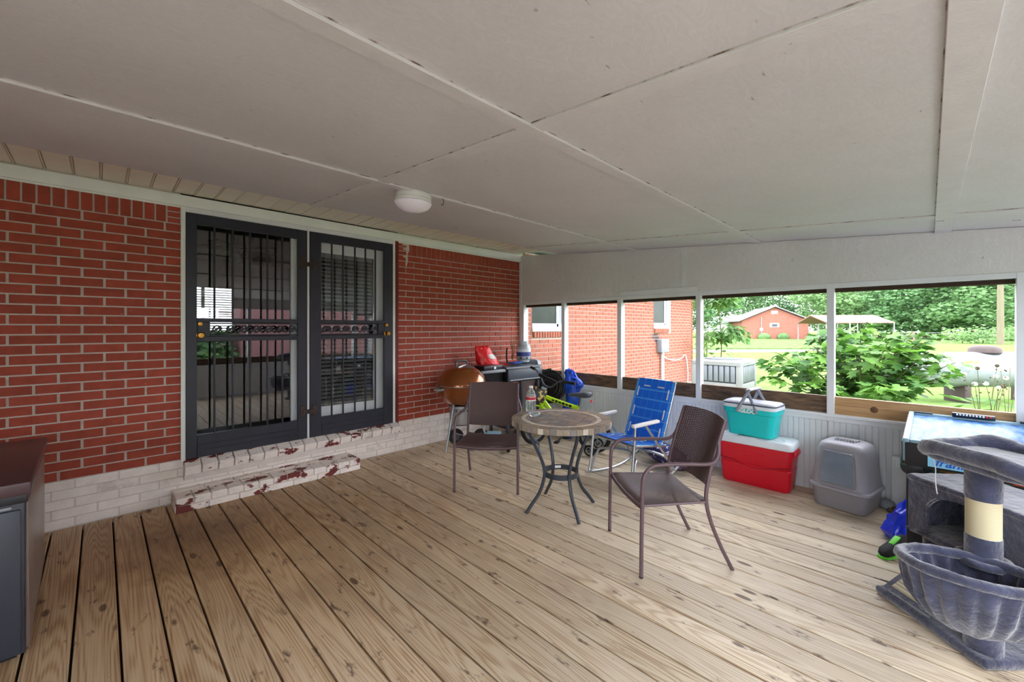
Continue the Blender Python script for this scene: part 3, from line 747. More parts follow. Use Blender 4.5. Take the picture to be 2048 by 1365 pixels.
# ------------------------------------------------------------------ house wall beyond the porch
XH = 11.1
hw = structure(B().prism([(XE + .12, -.4), (XE + .12, 2.62), (XH, 2.62), (XH, -.4)], .2, 'y', 0).done('wall_house', 'mortar', None, 0))
def cut(items, boxes):
    out = []
    for c, sz, m in items:
        a, b_ = c[0] - sz[0] / 2, c[0] + sz[0] / 2; segs = [(a, b_)]
        for x0, x1, z0, z1 in boxes:
            if z0 < c[2] < z1:
                segs = [s for p, q in segs for s in ((p, min(q, x0)), (max(p, x1), q)) if s[1] - s[0] > .015]
        out += [(((p + q) / 2, c[1], c[2]), (round(q - p, 3), sz[1], sz[2]), m) for p, q in segs]
    return out
it = courses(XE + .13, XH, -.07, 38, .2145, 5.836, 'brick_out')
it = cut(it, [(4.80, 5.64, 1.29, 2.45), (8.88, 9.78, 1.30, 2.45)])
pieces(hw, it, 'brick', 'brickwork')
def house_window(name, x0, x1, zb, sash_x, label):
    wv = structure(B().span((x0, -.03, zb), (x1, .03, zb + .075), .004).done(name, 'white', None, 0)); wv['label'] = label
    B().span((x0, -.02, zb + .075), (x1, .02, zb + .13), .003).done('sill', 'white', wv, 0)
    B().span((sash_x, -.02, zb + .075), (sash_x + .05, .02, 2.35), .003).done('frame', 'white', wv, 0)
    B().span((x1 - .05, -.025, zb + .075), (x1, .02, 2.35), .003).done('frame', 'white', wv, 0)
    B().span((x0, -.005, zb + .13), (sash_x, .004, 2.35)).done('pane', M['pane_dark'], wv, 0)
    B().span((sash_x + .05, -.003, zb + .13), (x1 - .05, .006, 2.35)).done('jamb', 'mid_grey', wv, 0)
    for i in range(max(2, round((x1 - x0) / .065))):
        put(unit((.052, .05, .09), 'brick_out', .004), 'sill_brick', wv, (x0 + .05 + .065 * i, -.02, zb - .05), (R(6), R(-8), 0))
M['pane_dark'] = mat('dark_window_pane', (34, 44, 32), .3, var=.3, vs=3, spec=.2)
M['pane_screen'] = mat('grey_screen', (96, 106, 116), .5, var=.1, vs=60)
house_window('window_2', 4.80, 5.62, 1.39, 5.40, 'white framed window of the brick house near the corner post')
house_window('window_3', 8.88, 9.60, 1.435, 9.40, 'narrow white framed window high in the brick house wall')
hr = structure(B().span((-3, -.74, 2.66), (XH + .5, 7, 2.85)).done('house_roof', 'roof_metal', None, 0))
structure(B().span((XH - .1, 0, -.3), (XH, 6.5, 2.66)).done('wall_house_side', 'far_brick', None, 0))
mb = thing('meter_box', 'grey electrical box with conduit on the brick house wall', 'electrical box', (9.22, -.0, 1.04))
B().span((-.19, -.13, -.15), (.19, -.012, .15), .008).done('box', 'mid_grey', mb); B().span((-.11, -.142, -.1), (.05, -.13, .08), .005).done('cover', 'lid_white', mb)
B().tube([(0, -.06, -.15), (0, -.06, -1.18)], .035, 8).done('conduit', 'lid_white', mb)
B().tube(rail([(.05, -.05, -.26), (.5, -.05, -.36), (1.0, -.05, -.36), (1.3, -.05, -.28), (1.42, -.06, -.7), (1.4, -.06, -1.1)], 6), .012, 6).done('cable', 'cord', mb)

# ------------------------------------------------------------------ ceiling lamp
lamp = thing('ceiling_lamp', 'round white flush ceiling lamp with frosted dome', 'lamp', (1.552, -1.86, zc(-1.86) - .022), 0, rot=(SL, 0, 0))
B().lathe([(0, .012), (.118, .012), (.122, 0), (.122, -.018), (.117, -.022), (.124, -.028), (.124, -.042), (.116, -.048), (0, -.048)], 32).done('base', 'arm_white', lamp)
B().lathe([(.122, -.046), (.128, -.052), (.122, -.066), (.104, -.088), (.07, -.106), (.03, -.115), (0, -.117)], 32).done('dome', 'dome', lamp)
sw = thing('broken_clip', 'small dark broken clip dangling beside the ceiling lamp', 'clip', (1.72, -1.97, zc(-1.97) - .02))
B().tube([(0, 0, 0), (.012, 0, -.02), (.004, 0, -.045), (-.012, 0, -.05)], .003, 5).done('wire', 'bark', sw)

# ------------------------------------------------------------------ bistro chairs
def bistro_chair(loc, rz, label):
    t = thing('bistro_chair', label, 'chair', loc, rz, 'brown woven bistro chairs')
    r = .0115
    for s in (-1, 1):
        B().tube(rail([(s*.28, .275, 0), (s*.28, .272, .25), (s*.28, .268, .46), (s*.28, .266, .54)], 4), r, 10).done('leg', 'brown_tube', t)
        B().tube(rail([(s*.28, .266, .54), (s*.28, .258, .585), (s*.28, .225, .63), (s*.28, .17, .648), (s*.28, .0, .65), (s*.28, -.10, .645), (s*.276, -.165, .652), (s*.265, -.20, .685), (s*.25, -.215, .735), (s*.243, -.217, .765)], 4), r, 10).done('armrest', 'brown_tube', t)
        B().tube(rail([(s*.25, -.30, 0), (s*.248, -.225, .15), (s*.245, -.165, .30), (s*.242, -.14, .43), (s*.24, -.16, .56), (s*.24, -.20, .70), (s*.24, -.262, .89)], 5), r, 10).done('leg', 'brown_tube', t)
        B().sphere((s*.28, .275, .006), .0135, 8, (1, 1, .5)).done('foot', 'black_plastic', t)
    B().tube(rail([(-.28, .262, .405), (-.12, .27, .392), (.12, .27, .392), (.28, .262, .405)], 4), .009, 8).done('front_rail', 'brown_tube', t)
    B().tube([(-.242, -.14, .40), (.242, -.14, .40)], .009, 8).done('back_rail', 'brown_tube', t)
    for s in (-1, 1): B().tube([(s*.272, .262, .412), (s*.242, -.14, .408)], .008, 8).done('seat_rail', 'brown_tube', t)
    def seat(u, v):
        w = .268 - .03 * v; x = (u * 2 - 1) * w; y = .278 - .425 * v
        z = .428 - .018 * (1 - (2*u-1)**2) - .015 * math.sin(v * math.pi) - .03 * max(0, 1 - v / .14) ** 2
        return x, y, z
    B().sheet(seat, 16, 16, .006).done('seat', 'weave', t)
    def back(u, v):
        x = (u * 2 - 1) * .236; bow = (1 - (2*u-1)**2)
        z = .50 - .015 * bow + (.395 + .022 * bow) * v
        y = np.interp(z, [.43, .56, .70, .90], [-.145, -.162, -.202, -.264]) - .035 * bow
        return x, y, z
    B().sheet(back, 16, 14, .006).done('backrest', 'weave', t)
    return t
bistro_chair((2.597, -1.496, 0), 129.9, 'brown woven metal armchair between the round table and the copper grill')
bistro_chair((2.604, -3.189, 0), 50.4, 'brown woven metal armchair beside the red cooler, its back to the coolers')

# ------------------------------------------------------------------ mosaic table
tb = thing('bistro_table', 'round bistro table with stone mosaic top and curved dark legs', 'table', (2.625, -2.315, 0), 20)
RT_ = .396; zt = .72
B().lathe([(0, zt - .045), (RT_ - .008, zt - .045), (RT_ - .006, zt - .004), (0, zt - .004)], 48).done('slab', 'grout', tb)
def arc_tile(r0, r1, a, z0, z1, m):
    p = [(r0 * math.cos(-a), r0 * math.sin(-a)), (r1 * math.cos(-a), r1 * math.sin(-a)), (r1, 0), (r1 * math.cos(a), r1 * math.sin(a)), (r0 * math.cos(a), r0 * math.sin(a))]
    return B().prism(p, z1 - z0, 'z', z0).mesh('tile', m, 0)
for r0, r1, n_, m in ((.322, .394, 30, 'stone_a'), (.284, .318, 46, 'stone_c')):
    me = arc_tile(r0, r1, math.pi / n_ - .004, zt - .004, zt + .002, m)
    for k in range(n_): put(me, 'tile', tb, (0, 0, rng.uniform(-.0006, .0006)), (0, 0, 2 * math.pi * k / n_))
n_ = 52; mes = [arc_tile(RT_ - .008, RT_ + .001, math.pi / n_ * (.93), zt - .043, zt - .002, m) for m in ('stone_a', 'stone_b', 'stone_c')]
for k in range(n_): put(mes[[0, 0, 1, 0, 2, 0, 1][k % 7]], 'edge_tile', tb, (0, 0, 0), (0, 0, 2 * math.pi * (k + .5) / n_))
def clip_disc(poly, r, n=40):
    P = list(poly)
    for k in range(n):
        a = 2 * math.pi * k / n; nx, ny = math.cos(a), math.sin(a); Q = []
        for i in range(len(P)):
            p, q = P[i], P[(i + 1) % len(P)]; dp, dq = p[0]*nx + p[1]*ny - r, q[0]*nx + q[1]*ny - r
            if dp <= 0: Q.append(p)
            if dp * dq < 0: t_ = dp / (dp - dq); Q.append((p[0] + (q[0]-p[0]) * t_, p[1] + (q[1]-p[1]) * t_))
        P = Q
        if len(P) < 3: return None
    return P
g = .072
for i in range(-4, 5):
    for j in range(-4, 5):
        ox = .5 * g if j % 2 else 0; x, y = i * g + ox, j * g; w_ = g * .48
        P_ = clip_disc([(x - w_, y - w_), (x + w_, y - w_), (x + w_, y + w_), (x - w_, y + w_)], .28)
        if P_ and abs(sum(P_[k][0] * P_[(k+1) % len(P_)][1] - P_[(k+1) % len(P_)][0] * P_[k][1] for k in range(len(P_)))) / 2 > 1.5e-4:
            B().prism(P_, .006, 'z', zt - .004).done('tile', 'stone_b' if (i * 3 + j) % 4 else 'stone_a', tb, 0)
for k in range(4):
    a = R(45 + 90 * k); ca, sa = math.cos(a), math.sin(a)
    B().tube([Vector((ca * r_, sa * r_, z_)) for r_, z_ in [(p.x, p.z) for p in rail([(.285, 0, .68), (.265, 0, .60), (.205, 0, .48), (.155, 0, .36), (.145, 0, .27), (.185, 0, .15), (.255, 0, .06), (.30, 0, .0)], 5)]], .013, 10, flat=1.25).done('leg', 'slate_tube', tb)
B().lathe([(.128, .265), (.14, .265), (.14, .305), (.128, .305), (.128, .265)], 36).done('ring', 'slate_tube', tb)
B().box((0, 0, 0), (.05, .002, .02)).done('sticker', 'print_white', tb, 0, (.126 * math.cos(R(30)), .126 * math.sin(R(30)), .288), (0, 0, R(120)))
B().lathe([(.262, .672), (.292, .672), (.292, .676), (.262, .676), (.262, .672)], 36).done('top_ring', 'slate_tube', tb)
bt = thing('water_bottle', 'clear plastic water bottle with printed label on the mosaic table', 'bottle', (2.61, -2.0, zt + .002))
bt.scale = (1.32, 1.32, 1.06)
B().lathe([(0, .004), (.022, .0), (.031, .006), (.032, .03), (.029, .055), (.031, .075), (.0325, .09), (.0325, .135), (.031, .148), (.022, .178), (.013, .192), (.0125, .20), (0, .20)], 24).done('body', 'water', bt)
B().lathe([(.033, .098), (.0334, .098), (.0334, .134), (.033, .134)], 24).done('label', 'bottle_label', bt)
B().lathe([(0, .198), (.014, .198), (.0145, .203), (.0145, .212), (.013, .216), (0, .216)], 18).done('cap', 'arm_white', bt)
ad = thing('glass_dish', 'small clear glass dish on the mosaic table beside the bottle', 'dish', (2.524, -2.126, zt + .002))
B().lathe([(0, 0), (.036, 0), (.044, .012), (.045, .026), (.036, .026), (.034, .012), (0, .009)], 10).done('bowl', 'ashtray', ad, 20)

# ------------------------------------------------------------------ folding rocking lawn chair
lc = thing('lawn_chair', 'blue webbed aluminium rocking lawn chair with white armrests', 'chair', (3.665, -2.355, 0), 76.7)
W2 = .265; r = .0125
for s in (-1, 1):
    B().tube(rail([(s*W2, .30, .035), (s*W2, .285, .10), (s*W2, .25, .36), (s*W2, .235, .555)], 3), r, 10).done('leg', 'alu', lc)
    B().tube(rail([(s*W2, -.30, .08), (s*W2, -.16, .26), (s*W2, .02, .46), (s*W2, .10, .56)], 3), r, 10).done('leg', 'alu', lc)
    B().tube(rail([(s*W2, .345, .028), (s*W2, .18, .013), (s*W2, -.05, .0125), (s*W2, -.24, .05), (s*W2, -.40, .13)], 5), r, 10).done('rocker', 'alu', lc)
    a = B().box((s*W2, .10, .575), (.045, .34, .03), (R(-2), 0, 0), .01, 2).done('armrest', 'arm_white', lc)
# hoop under the seat
B().tube(rail([(-W2, .27, .04), (-W2 + .02, .22, .20), (-W2 + .06, .17, .25), (0, .05, .26), (W2 - .06, .17, .25), (W2 - .02, .22, .20), (W2, .27, .04)], 5), .011, 8).done('hoop', 'alu', lc)
B().tube(rail([(-W2, -.28, .06), (-W2 + .03, -.2, .22), (0, -.12, .25), (W2 - .03, -.2, .22), (W2, -.28, .06)], 5), .011, 8).done('hoop', 'alu', lc)
zs = lambda y: .385 - .06 * (.24 - y) / .44
B().tube(rail([(-.235, -.20, zs(-.2)), (-.235, .20, zs(.2)), (-.20, .24, zs(.24)), (.20, .24, zs(.24)), (.235, .20, zs(.2)), (.235, -.20, zs(-.2))], 4), r, 10).done('seat_frame', 'alu', lc)
def bk(z): return -.17 - (z - .33) * .36
B().tube(rail([(-.22, bk(.31), .31), (-.22, bk(.86), .86), (-.19, bk(.905), .905), (.19, bk(.905), .905), (.22, bk(.86), .86), (.22, bk(.31), .31)], 4), r, 10).done('back_frame', 'alu', lc)
# webbing, each strap a piece
def strap(f, n, width_vec, lift, m, name='strap'):
    pass
for i, x in enumerate(np.linspace(-.165, .165, 5)):
    def f(u, v, x=x): y = .255 - .455 * u; return x + (v - .5) * .076, y, zs(y) + .0185
    B().sheet(f, 18, 1, .0016).done('strap', 'blue_web', lc)
    def f(u, v, x=x): z = .335 + .585 * u; return x + (v - .5) * .076, bk(z) + .0185, z
    B().sheet(f, 22, 1, .0016).done('strap', 'blue_web', lc)
for i, y in enumerate(np.linspace(.205, -.15, 5)):
    def f(u, v, y=y): x = -.25 + .5 * u; yy = y + (v - .5) * .083; return x, yy, zs(yy) + .0145
    B().sheet(f, 20, 1, .0016).done('strap', 'light_web', lc)
for i, z in enumerate(np.linspace(.40, .86, 6)):
    def f(u, v, z=z): x = -.235 + .47 * u; zz = z + (v - .5) * .086; return x, bk(zz) + .0145, zz
    B().sheet(f, 20, 1, .0016).done('strap', 'light_web', lc)
for z in np.linspace(.354, .814, 6)[1:]:
    B().box((0, 0, 0), (.44, .003, .016)).done('strap_edge', 'light_web', lc, 0, (0, bk(z) + .0225, z), (R(20), 0, 0))
for y in np.linspace(.16, -.11, 4):
    B().box((0, 0, 0), (.46, .012, .003)).done('strap_edge', 'light_web', lc, 0, (0, y, zs(y) + .0225))
for s in (-1, 1):                                             # white stitched bars
    for z in (.79, .60, .43):
        B().box((0, 0, 0), (.012, .004, .10)).done('stitched_bar', 'white_web', lc, 0, (s * .185, bk(z) + .0255, z), (R(20), 0, 0))
    B().box((0, 0, 0), (.075, .004, .012)).done('stitched_bar', 'white_web', lc, 0, (s * .085, bk(.85) + .0255, .85), (R(20), 0, 0))
    for y in (.14, -.02): B().box((0, 0, 0), (.012, .09, .004)).done('stitched_bar', 'white_web', lc, 0, (s * .13, y, zs(y) + .022))
    B().box((0, 0, 0), (.05, .03, .03), None, .012, 2).done('corner_cap', 'arm_white', lc, 40, (s * .225, .232, zs(.232)))
cu = thing('cushion', 'navy floral cushion lying behind the blue lawn chair', 'cushion', (4.20, -2.46, .12), 0, rot=(R(8), R(28), R(-12)))
B().sphere((0, 0, 0), 1, 16, (.17, .30, .11)).done('cover', 'navy_print', cu)

# ------------------------------------------------------------------ coolers
ck = thing('ice_chest', 'large red ice chest with a white lid under the teal cooler', 'cooler', (4.352, -3.274, 0), 90)
def tub(prof, r, n=5): return [[(x, y, z) for x, y in rounded(w, d, min(r, d / 2.2), n)] for w, d, z in prof]
B().loft(tub([(.530, .235, 0), (.545, .25, .008), (.555, .262, .05), (.578, .285, .19), (.566, .273, .196), (.572, .278, .202), (.60, .30, .335), (.605, .305, .375)], .04)).done('body', 'red_plastic', ck)
B().loft(tub([(.60, .305, .372), (.615, .318, .378), (.615, .318, .402), (.605, .308, .425), (.58, .285, .437)], .04)).done('lid', 'lid_white', ck)
wave = [(-.275 + .55 * t, .145 + .0 * t, .225 - .055 * math.sin(min(1, t * 1.25) * math.pi) - .0 + .012 * math.sin(t * 2 * math.pi)) for t in np.linspace(0, 1, 24)]
B().tube([(x, .1395 + (z - .19) * .085, z) for x, y, z in wave], .006, 6).done('moulded_wave', 'red_dark', ck)
B().loft([[(.10 * s_ * math.cos(a), .15 + h_, .295 + .018 * s_ * math.sin(a)) for a in np.linspace(0, 2 * math.pi, 20, False)] for s_, h_ in ((1, -.012), (.9, .002), (.6, .0))]).done('moulded_badge', 'red_plastic', ck)
for s in (-1, 1): B().box((s * .305, 0, .34), (.03, .18, .05), None, .012).done('side_grip', 'red_plastic', ck)
for x in (-.19, -.09): B().lathe([(.040, 0), (.042, .004), (.036, .004), (.034, -.004), (0, -.004)], 20, (x, .05 * (1 if x < -.1 else -1), .437)).done('cup_recess', 'lid_white', ck)
B().box((.06, .12, .437), (.16, .05, .012), None, .005).done('latch', 'lid_white', ck)
B().box((.21, .0, .440), (.14, .2, .010), None, .005).done('raised_pad', 'lid_white', ck)
tc = thing('picnic_cooler', 'teal cooler basket with folding grey handles on the red ice chest', 'cooler', (4.355, -3.235, .446), 84)
B().loft(tub([(.36, .20, 0), (.375, .215, .006), (.40, .235, .12), (.425, .25, .205), (.445, .268, .212), (.452, .274, .255)], .045)).done('body', 'teal', tc)
B().loft(tub([(.448, .27, .253), (.462, .282, .258), (.464, .284, .285), (.45, .272, .29)], .05)).done('rim', 'lid_white', tc)
B().loft(tub([(.445, .266, .288), (.455, .276, .293), (.455, .276, .299), (.43, .25, .312), (.30, .15, .318)], .05)).done('lid', 'grey_fabric', tc)
B().tube([(x, y, .296) for x, y in rounded(.458, .28, .05)], .006, 6, True).done('piping', 'dark_piping', tc)
for sy in (-1, 1):
    for sx in (-1, 1):
        off = .010 if sx > 0 else 0
        B().tube([(sx * .085 + 0, sy * (.146 + off), .225), (-sx * .012, sy * (.112 + off), .425)], .014, 8, flat=.5, up=(0, 1, 0)).done('handle_arm', 'grey_handle', tc)
B().tube([(-.012, -.125, .425), (-.012, .125, .425)], .012, 8).done('handle_bar', 'grey_handle', tc)
B().tube([(.014, -.12, .420), (.014, .12, .420)], .012, 8).done('handle_bar', 'grey_handle', tc)
text('logo', 'IGLOO', .05, 'print_white', tc, (.0, .1375, .232), (R(86), 0, R(180)), .002, 0, .002)
# ------------------------------------------------------------------ covered litter box
lb = thing('litter_box', 'grey hooded cat litter box with a smoky flap by the red ice chest', 'litter box', (4.335, -3.925, 0), 79)
B().loft(tub([(.33, .37, 0), (.345, .385, .008), (.375, .40, .15)], .06, 6)).done('pan', 'litter_low', lb)
B().loft(tub([(.385, .415, .148), (.41, .43, .155), (.41, .43, .172), (.385, .41, .18)], .07, 6)).done('rim', 'litter', lb)
B().loft(tub([(.38, .405, .178), (.372, .39, .22), (.33, .35, .42), (.318, .33, .47), (.29, .30, .505), (.23, .24, .522)], .07, 6)).done('hood', 'litter', lb)
def flap(u, v):
    z = .20 + .245 * v; y = np.interp(z, [.18, .22, .42, .47], [.204, .198, .178, .168]) + .008; return (u - .5) * (.235 - .03 * v), y, z
B().sheet(flap, 6, 8, .006).done('flap', 'smoke', lb)
fp = [flap(u, 0) for u in np.linspace(.05, .95, 6)] + [flap(1, v) for v in np.linspace(.07, .93, 6)] + [flap(u, 1) for u in np.linspace(.95, .05, 6)] + [flap(0, v) for v in np.linspace(.93, .07, 6)]
B().tube(fp, .007, 6, True).done('flap_frame', 'litter_low', lb)
B().box((0, 0, 0), (.19, .01, .02), None, .004).done('flap_hinge', 'smoke', lb, 40, (0, .186, .45))
B().box((0, -.02, .527), (.15, .06, .014), None, .006).done('handle', 'litter_low', lb)
for k in range(7): B().box((-.06 + .02 * k, .01, .526), (.008, .1, .01), None, .003, 1).done('vent_rib', 'mid_grey', lb)

# ------------------------------------------------------------------ kettle grill
kg = thing('kettle_grill', 'copper kettle grill on a wheeled tripod in the brick corner', 'grill', (3.075, -.44, 0), 0)
B().lathe([(0, .515), (.10, .52), (.19, .56), (.255, .64), (.287, .74), (.292, .765), (.298, .768), (.298, .775), (0, .775)], 40).done('bowl', 'copper', kg)
lid = B().lathe([(.300, .772), (.302, .782), (.296, .80), (.278, .86), (.235, .925), (.165, .968), (.08, .986), (0, .988)], 40).done('lid', 'copper', kg)
B().lathe([(.298, .768), (.304, .770), (.304, .776), (.298, .778), (.298, .768)], 40).done('lid_rim', 'ash', kg)
B().lathe([(0, 0), (.058, .0), (.06, .006), (.04, .01), (0, .01)], 20, mx=Matrix.Translation((.05, -.10, .978)) @ Matrix.Rotation(R(16), 4, 'X')).done('vent', 'ash', lid)
B().tube(rail([(-.07, 0, .975), (-.085, 0, 1.02), (-.06, 0, 1.05), (.06, 0, 1.05), (.085, 0, 1.02), (.07, 0, .975)], 4), .011, 8).done('lid_handle', 'dark_grey', lid)
B().box((-.03, -.03, .994), (.18, .05, .014), (0, R(-6), R(20)), .006).done('spatula', 'ash', lid)
for s in (-1, 1): B().tube(rail([(s * .29, -.05, .74), (s * .355, -.035, .735), (s * .355, .035, .735), (s * .29, .05, .74)], 4), .013, 8).done('bowl_handle', 'mid_grey', kg)
for a in (198, 318, 78):
    ca, sa = math.cos(R(a)), math.sin(R(a))
    B().tube([(.16 * ca, .16 * sa, .555), (.31 * ca, .31 * sa, .035 if a == 198 else .09)], .0125, 10).done('leg', 'galv', kg)
B().lathe([(.155, .50), (.16, .50), (.16, .525), (.155, .525), (.155, .50)], 30).done('collar', 'ash', kg)
B().lathe([(0, .28), (.09, .285), (.135, .31), (.14, .34), (.14, .49), (.132, .49), (.128, .34), (0, .31)], 30).done('ash_catcher', 'ash', kg)
for k in range(9):
    a = R(190 + 18 * k); B().lathe([(0, .003), (.009, .003), (.009, 0)], 10, mx=Matrix.Translation((.140 * math.cos(a), .140 * math.sin(a), .47)) @ Matrix.Rotation(a, 4, 'Z') @ Matrix.Rotation(R(90), 4, 'Y')).done('vent_hole', 'rubber', kg)
B().tube([(.07, .20, .095), (.29, -.02, .095)], .007, 8).done('axle', 'galv', kg)
B().tube([(.16 * math.cos(R(198)), .16 * math.sin(R(198)), .22), (.1, .0, .12)], .005, 8).done('stay', 'galv', kg)
for x, y in ((.07, .20), (.29, -.02)):
    mx = Matrix.Translation((x, y, .095)) @ Matrix.Rotation(R(-40), 4, 'Z') @ Matrix.Rotation(R(90), 4, 'X')
    w_ = B().lathe([(.05, -.02), (.09, -.022), (.095, -.012), (.095, .012), (.09, .022), (.05, .02), (.05, -.02)], 24, mx=mx).done('wheel', 'rubber', kg)
    B().lathe([(0, -.012), (.052, -.012), (.052, .012), (0, .012)], 12, mx=mx).done('hub', 'dark_grey', w_)

# ------------------------------------------------------------------ gas grill in the corner
gg = thing('gas_grill', 'black gas grill with grey side shelf against the corner', 'grill', (4.02, -.40, 0), -4)
B().span((-.28, -.18, .735), (.33, .24, .92), .02).done('firebox', 'black_plastic', gg)
B().span((-.28, -.20, .745), (.34, -.175, .90), .008).done('control_panel', 'dark_grey', gg)
B().tube([(-.26, -.215, .765), (.32, -.215, .765)], .008, 8).done('front_rail', 'mid_grey', gg)
B().loft([[(x, y, z) for x, y, z in ((-.30, -.19, .915), (.35, -.19, .915), (.35, .24, .93), (-.30, .24, .93))], [(x, y, z) for x, y, z in ((-.29, -.18, .935), (.34, -.18, .935), (.34, .22, .965), (-.29, .22, .965))]]).done('hood', 'dark_grey', gg)
B().span((-.74, -.17, .875), (-.29, .22, .915), .012).done('side_shelf', 'mid_grey', gg)
B().loft([[(-.70, -.12, .87), (-.30, -.12, .87), (-.30, .18, .87), (-.70, .18, .87)], [(-.40, -.1, .70), (-.29, -.1, .70), (-.29, .16, .70), (-.40, .16, .70)]]).done('shelf_bracket', 'black_plastic', gg)
B().loft([[(.34, -.16, .80), (.38, -.16, .80), (.38, .2, .80), (.34, .2, .80)], [(.34, -.10, .98), (.42, -.08, .98), (.42, .16, .98), (.34, .18, .98)], [(.35, -.06, 1.0), (.41, -.05, 1.0), (.41, .13, 1.0), (.35, .14, 1.0)]]).done('end_cap', 'mid_grey', gg)
for x, y in ((-.25, -.15), (.30, -.15), (-.25, .2), (.30, .2)): B().span((x - .018, y - .018, .04), (x + .018, y + .018, .745), .004).done('leg', 'dark_grey', gg)
B().span((-.25, -.15, .12), (.30, .2, .14), .004).done('bottom_shelf', 'black_plastic', gg)
bx = thing('flat_box', 'flat black box lying on the grey grill shelf', 'box', (3.50, -.40, .919), 6)
B().span((-.17, -.13, 0), (.17, .13, .052), .004).done('carton', 'black_plastic', bx); B().box((.03, -.1315, .022), (.035, .002, .03)).done('sticker', 'print_white', bx, 0)
rb_ = thing('plastic_bag', 'bright red plastic bag with white print on the gas grill', 'bag', (3.66, -.26, .92), -10)
prof = [(.15, .10, 0, 0), (.165, .105, .03, .02), (.15, .085, .10, -.02), (.125, .06, .19, -.06), (.10, .04, .26, -.085), (.095, .02, .285, -.09)]
crumple(B().loft([[(dx + w_ * math.cos(a) * (1 + .07 * math.sin(5 * a + z * 40)), d_ * math.sin(a) * (1 + .09 * math.sin(4 * a + z * 30)), z) for a in np.linspace(0, 2 * math.pi, 28, False)] for w_, d_, z, dx in prof]), .014, 16, 2).done('sack', 'red_bag', rb_, 35)
B().loft([[(dx, -.05 + y, z) for y, z in ((-.03, .0), (.03, 0), (.025, zz), (-.025, zz))] for dx, zz in ((.10, .05), (.18, .035), (.25, .05), (.27, .03))]).done('bag_end', 'red_bag', rb_, 70)
B().sheet(lambda u, v: (-.05 + .1 * u + .03 * (1 - v), -.094 + .034 * v - .006 * math.sin(u * 5), .12 + .06 * v), 8, 3, .002).done('print', 'print_white', rb_)
B().sheet(lambda u, v: (-.13 + .09 * u, -.042 + .02 * v + .01 * u, .25 + .02 * v + .01 * math.sin(u * 7)), 6, 2, .002).done('print', 'print_white', rb_)
bl_ = thing('blue_tub_lid', 'blue plastic lid lying in front of the red bag', 'lid', (3.99, -.45, .968), 8)
B().loft(tub([(.19, .11, 0), (.20, .12, .006), (.20, .12, .016), (.18, .10, .02)], .03)).done('lid', 'blue_lid', bl_)
can = thing('gas_canister', 'pale grey gas canister with a blue label on the gas grill', 'canister', (4.245, -.36, .966))
B().lathe([(0, 0), (.075, 0), (.082, .008), (.082, .03), (.098, .045), (.10, .06), (.10, .20), (.09, .235), (.07, .25), (.068, .29), (.06, .29), (.06, .25), (0, .245)], 32).done('body', 'can', can)
B().lathe([(.1005, .085), (.1014, .085), (.1014, .185), (.1005, .185)], 32).done('label', 'can_label', can)
for a in (200, 250, 300): B().lathe([(0, .003), (.014, .003), (.014, 0)], 12, mx=Matrix.Translation((.098 * math.cos(R(a)), .098 * math.sin(R(a)), .062)) @ Matrix.Rotation(R(a), 4, 'Z') @ Matrix.Rotation(R(90), 4, 'Y')).done('port', 'rubber', can)
tw = thing('dry_twigs', 'bunch of dry brown twigs behind the gas canister', 'twigs', (4.22, -.16, .972))
for k in range(9):
    a = rng.uniform(0, 6.28); h_ = rng.uniform(.26, .40); l_ = rng.uniform(.03, .13)
    B().tube(rail([(0, 0, 0), (l_ * .4 * math.cos(a), l_ * .3 * math.sin(a), h_ * .5), (l_ * math.cos(a) * (1 if k % 2 else 1.3), l_ * .3 * math.sin(a), h_), (l_ * 1.5 * math.cos(a + .8), l_ * .3 * math.sin(a + .8), h_ - .03 + .05 * rng.uniform())], 3), [.004, .002], 5).done('twig', 'twig', tw)
hs_ = thing('curled_handle', 'black curved metal hook standing by the gas canister', 'hook', (4.06, -.22, .968))
B().tube(rail([(0, 0, 0), (-.015, 0, .06), (-.015, 0, .16), (.0, 0, .2)], 4), .011, 8).done('hook', 'rubber', hs_)

# ------------------------------------------------------------------ coiled hose, blue chair bag, bicycle, small toys
ho = thing('garden_hose', 'coil of black hose hanging against the white beadboard', 'hose', (4.42, -.70, .64), 0, rot=(0, R(-80), R(14)))
sp = [(r_ * math.cos(t), r_ * math.sin(t), .018 * math.sin(t * .37)) for t, r_ in ((t, .235 - .0033 * t) for t in np.linspace(0, 2 * math.pi * 6.3, 200))]
B().tube(sp, .0125, 7).done('coil', 'hose', ho); B().lathe([(0, -.012), (.225, -.012), (.225, -.02), (0, -.02)], 30).done('backing_disc', 'black_plastic', ho)
bb = thing('chair_bag', 'bright blue nylon folding-chair bag leaning on the beadboard', 'bag', (4.40, -1.06, 0), 8)
crumple(B().loft([[(dx + w_ * .8 * math.cos(a) * (1 + .22 * math.sin(5 * a + z * 9)), .03 * math.sin(z * 8) + w_ * 1.25 * math.sin(a) * (1 + .22 * math.sin(4 * a + z * 7)), z) for a in np.linspace(0, 2 * math.pi, 18, False)] for w_, z, dx in ((.04, 0, -.06), (.06, .06, -.05), (.05, .25, -.03), (.06, .42, -.01), (.075, .56, .0), (.065, .66, .01), (.07, .76, .02), (.05, .85, .03), (.045, .89, .03), (.02, .91, .03))]), .05, 11, 3).done('bag', 'blue_nylon', bb, 35)
B().tube(rail([(0, -.03, .80), (.0, -.12, .775), (-.01, -.175, .73), (-.01, -.165, .68), (0, -.09, .66)], 5), [.02, .034, .03, .034, .02], 8, flat=.4).done('strap', 'blue_nylon', bb)
bk_ = thing('kids_bike', 'lime green and black kids bicycle with training wheels beside the beadboard', 'bicycle', (3.945, -1.30, 0), 17)
RW = .205
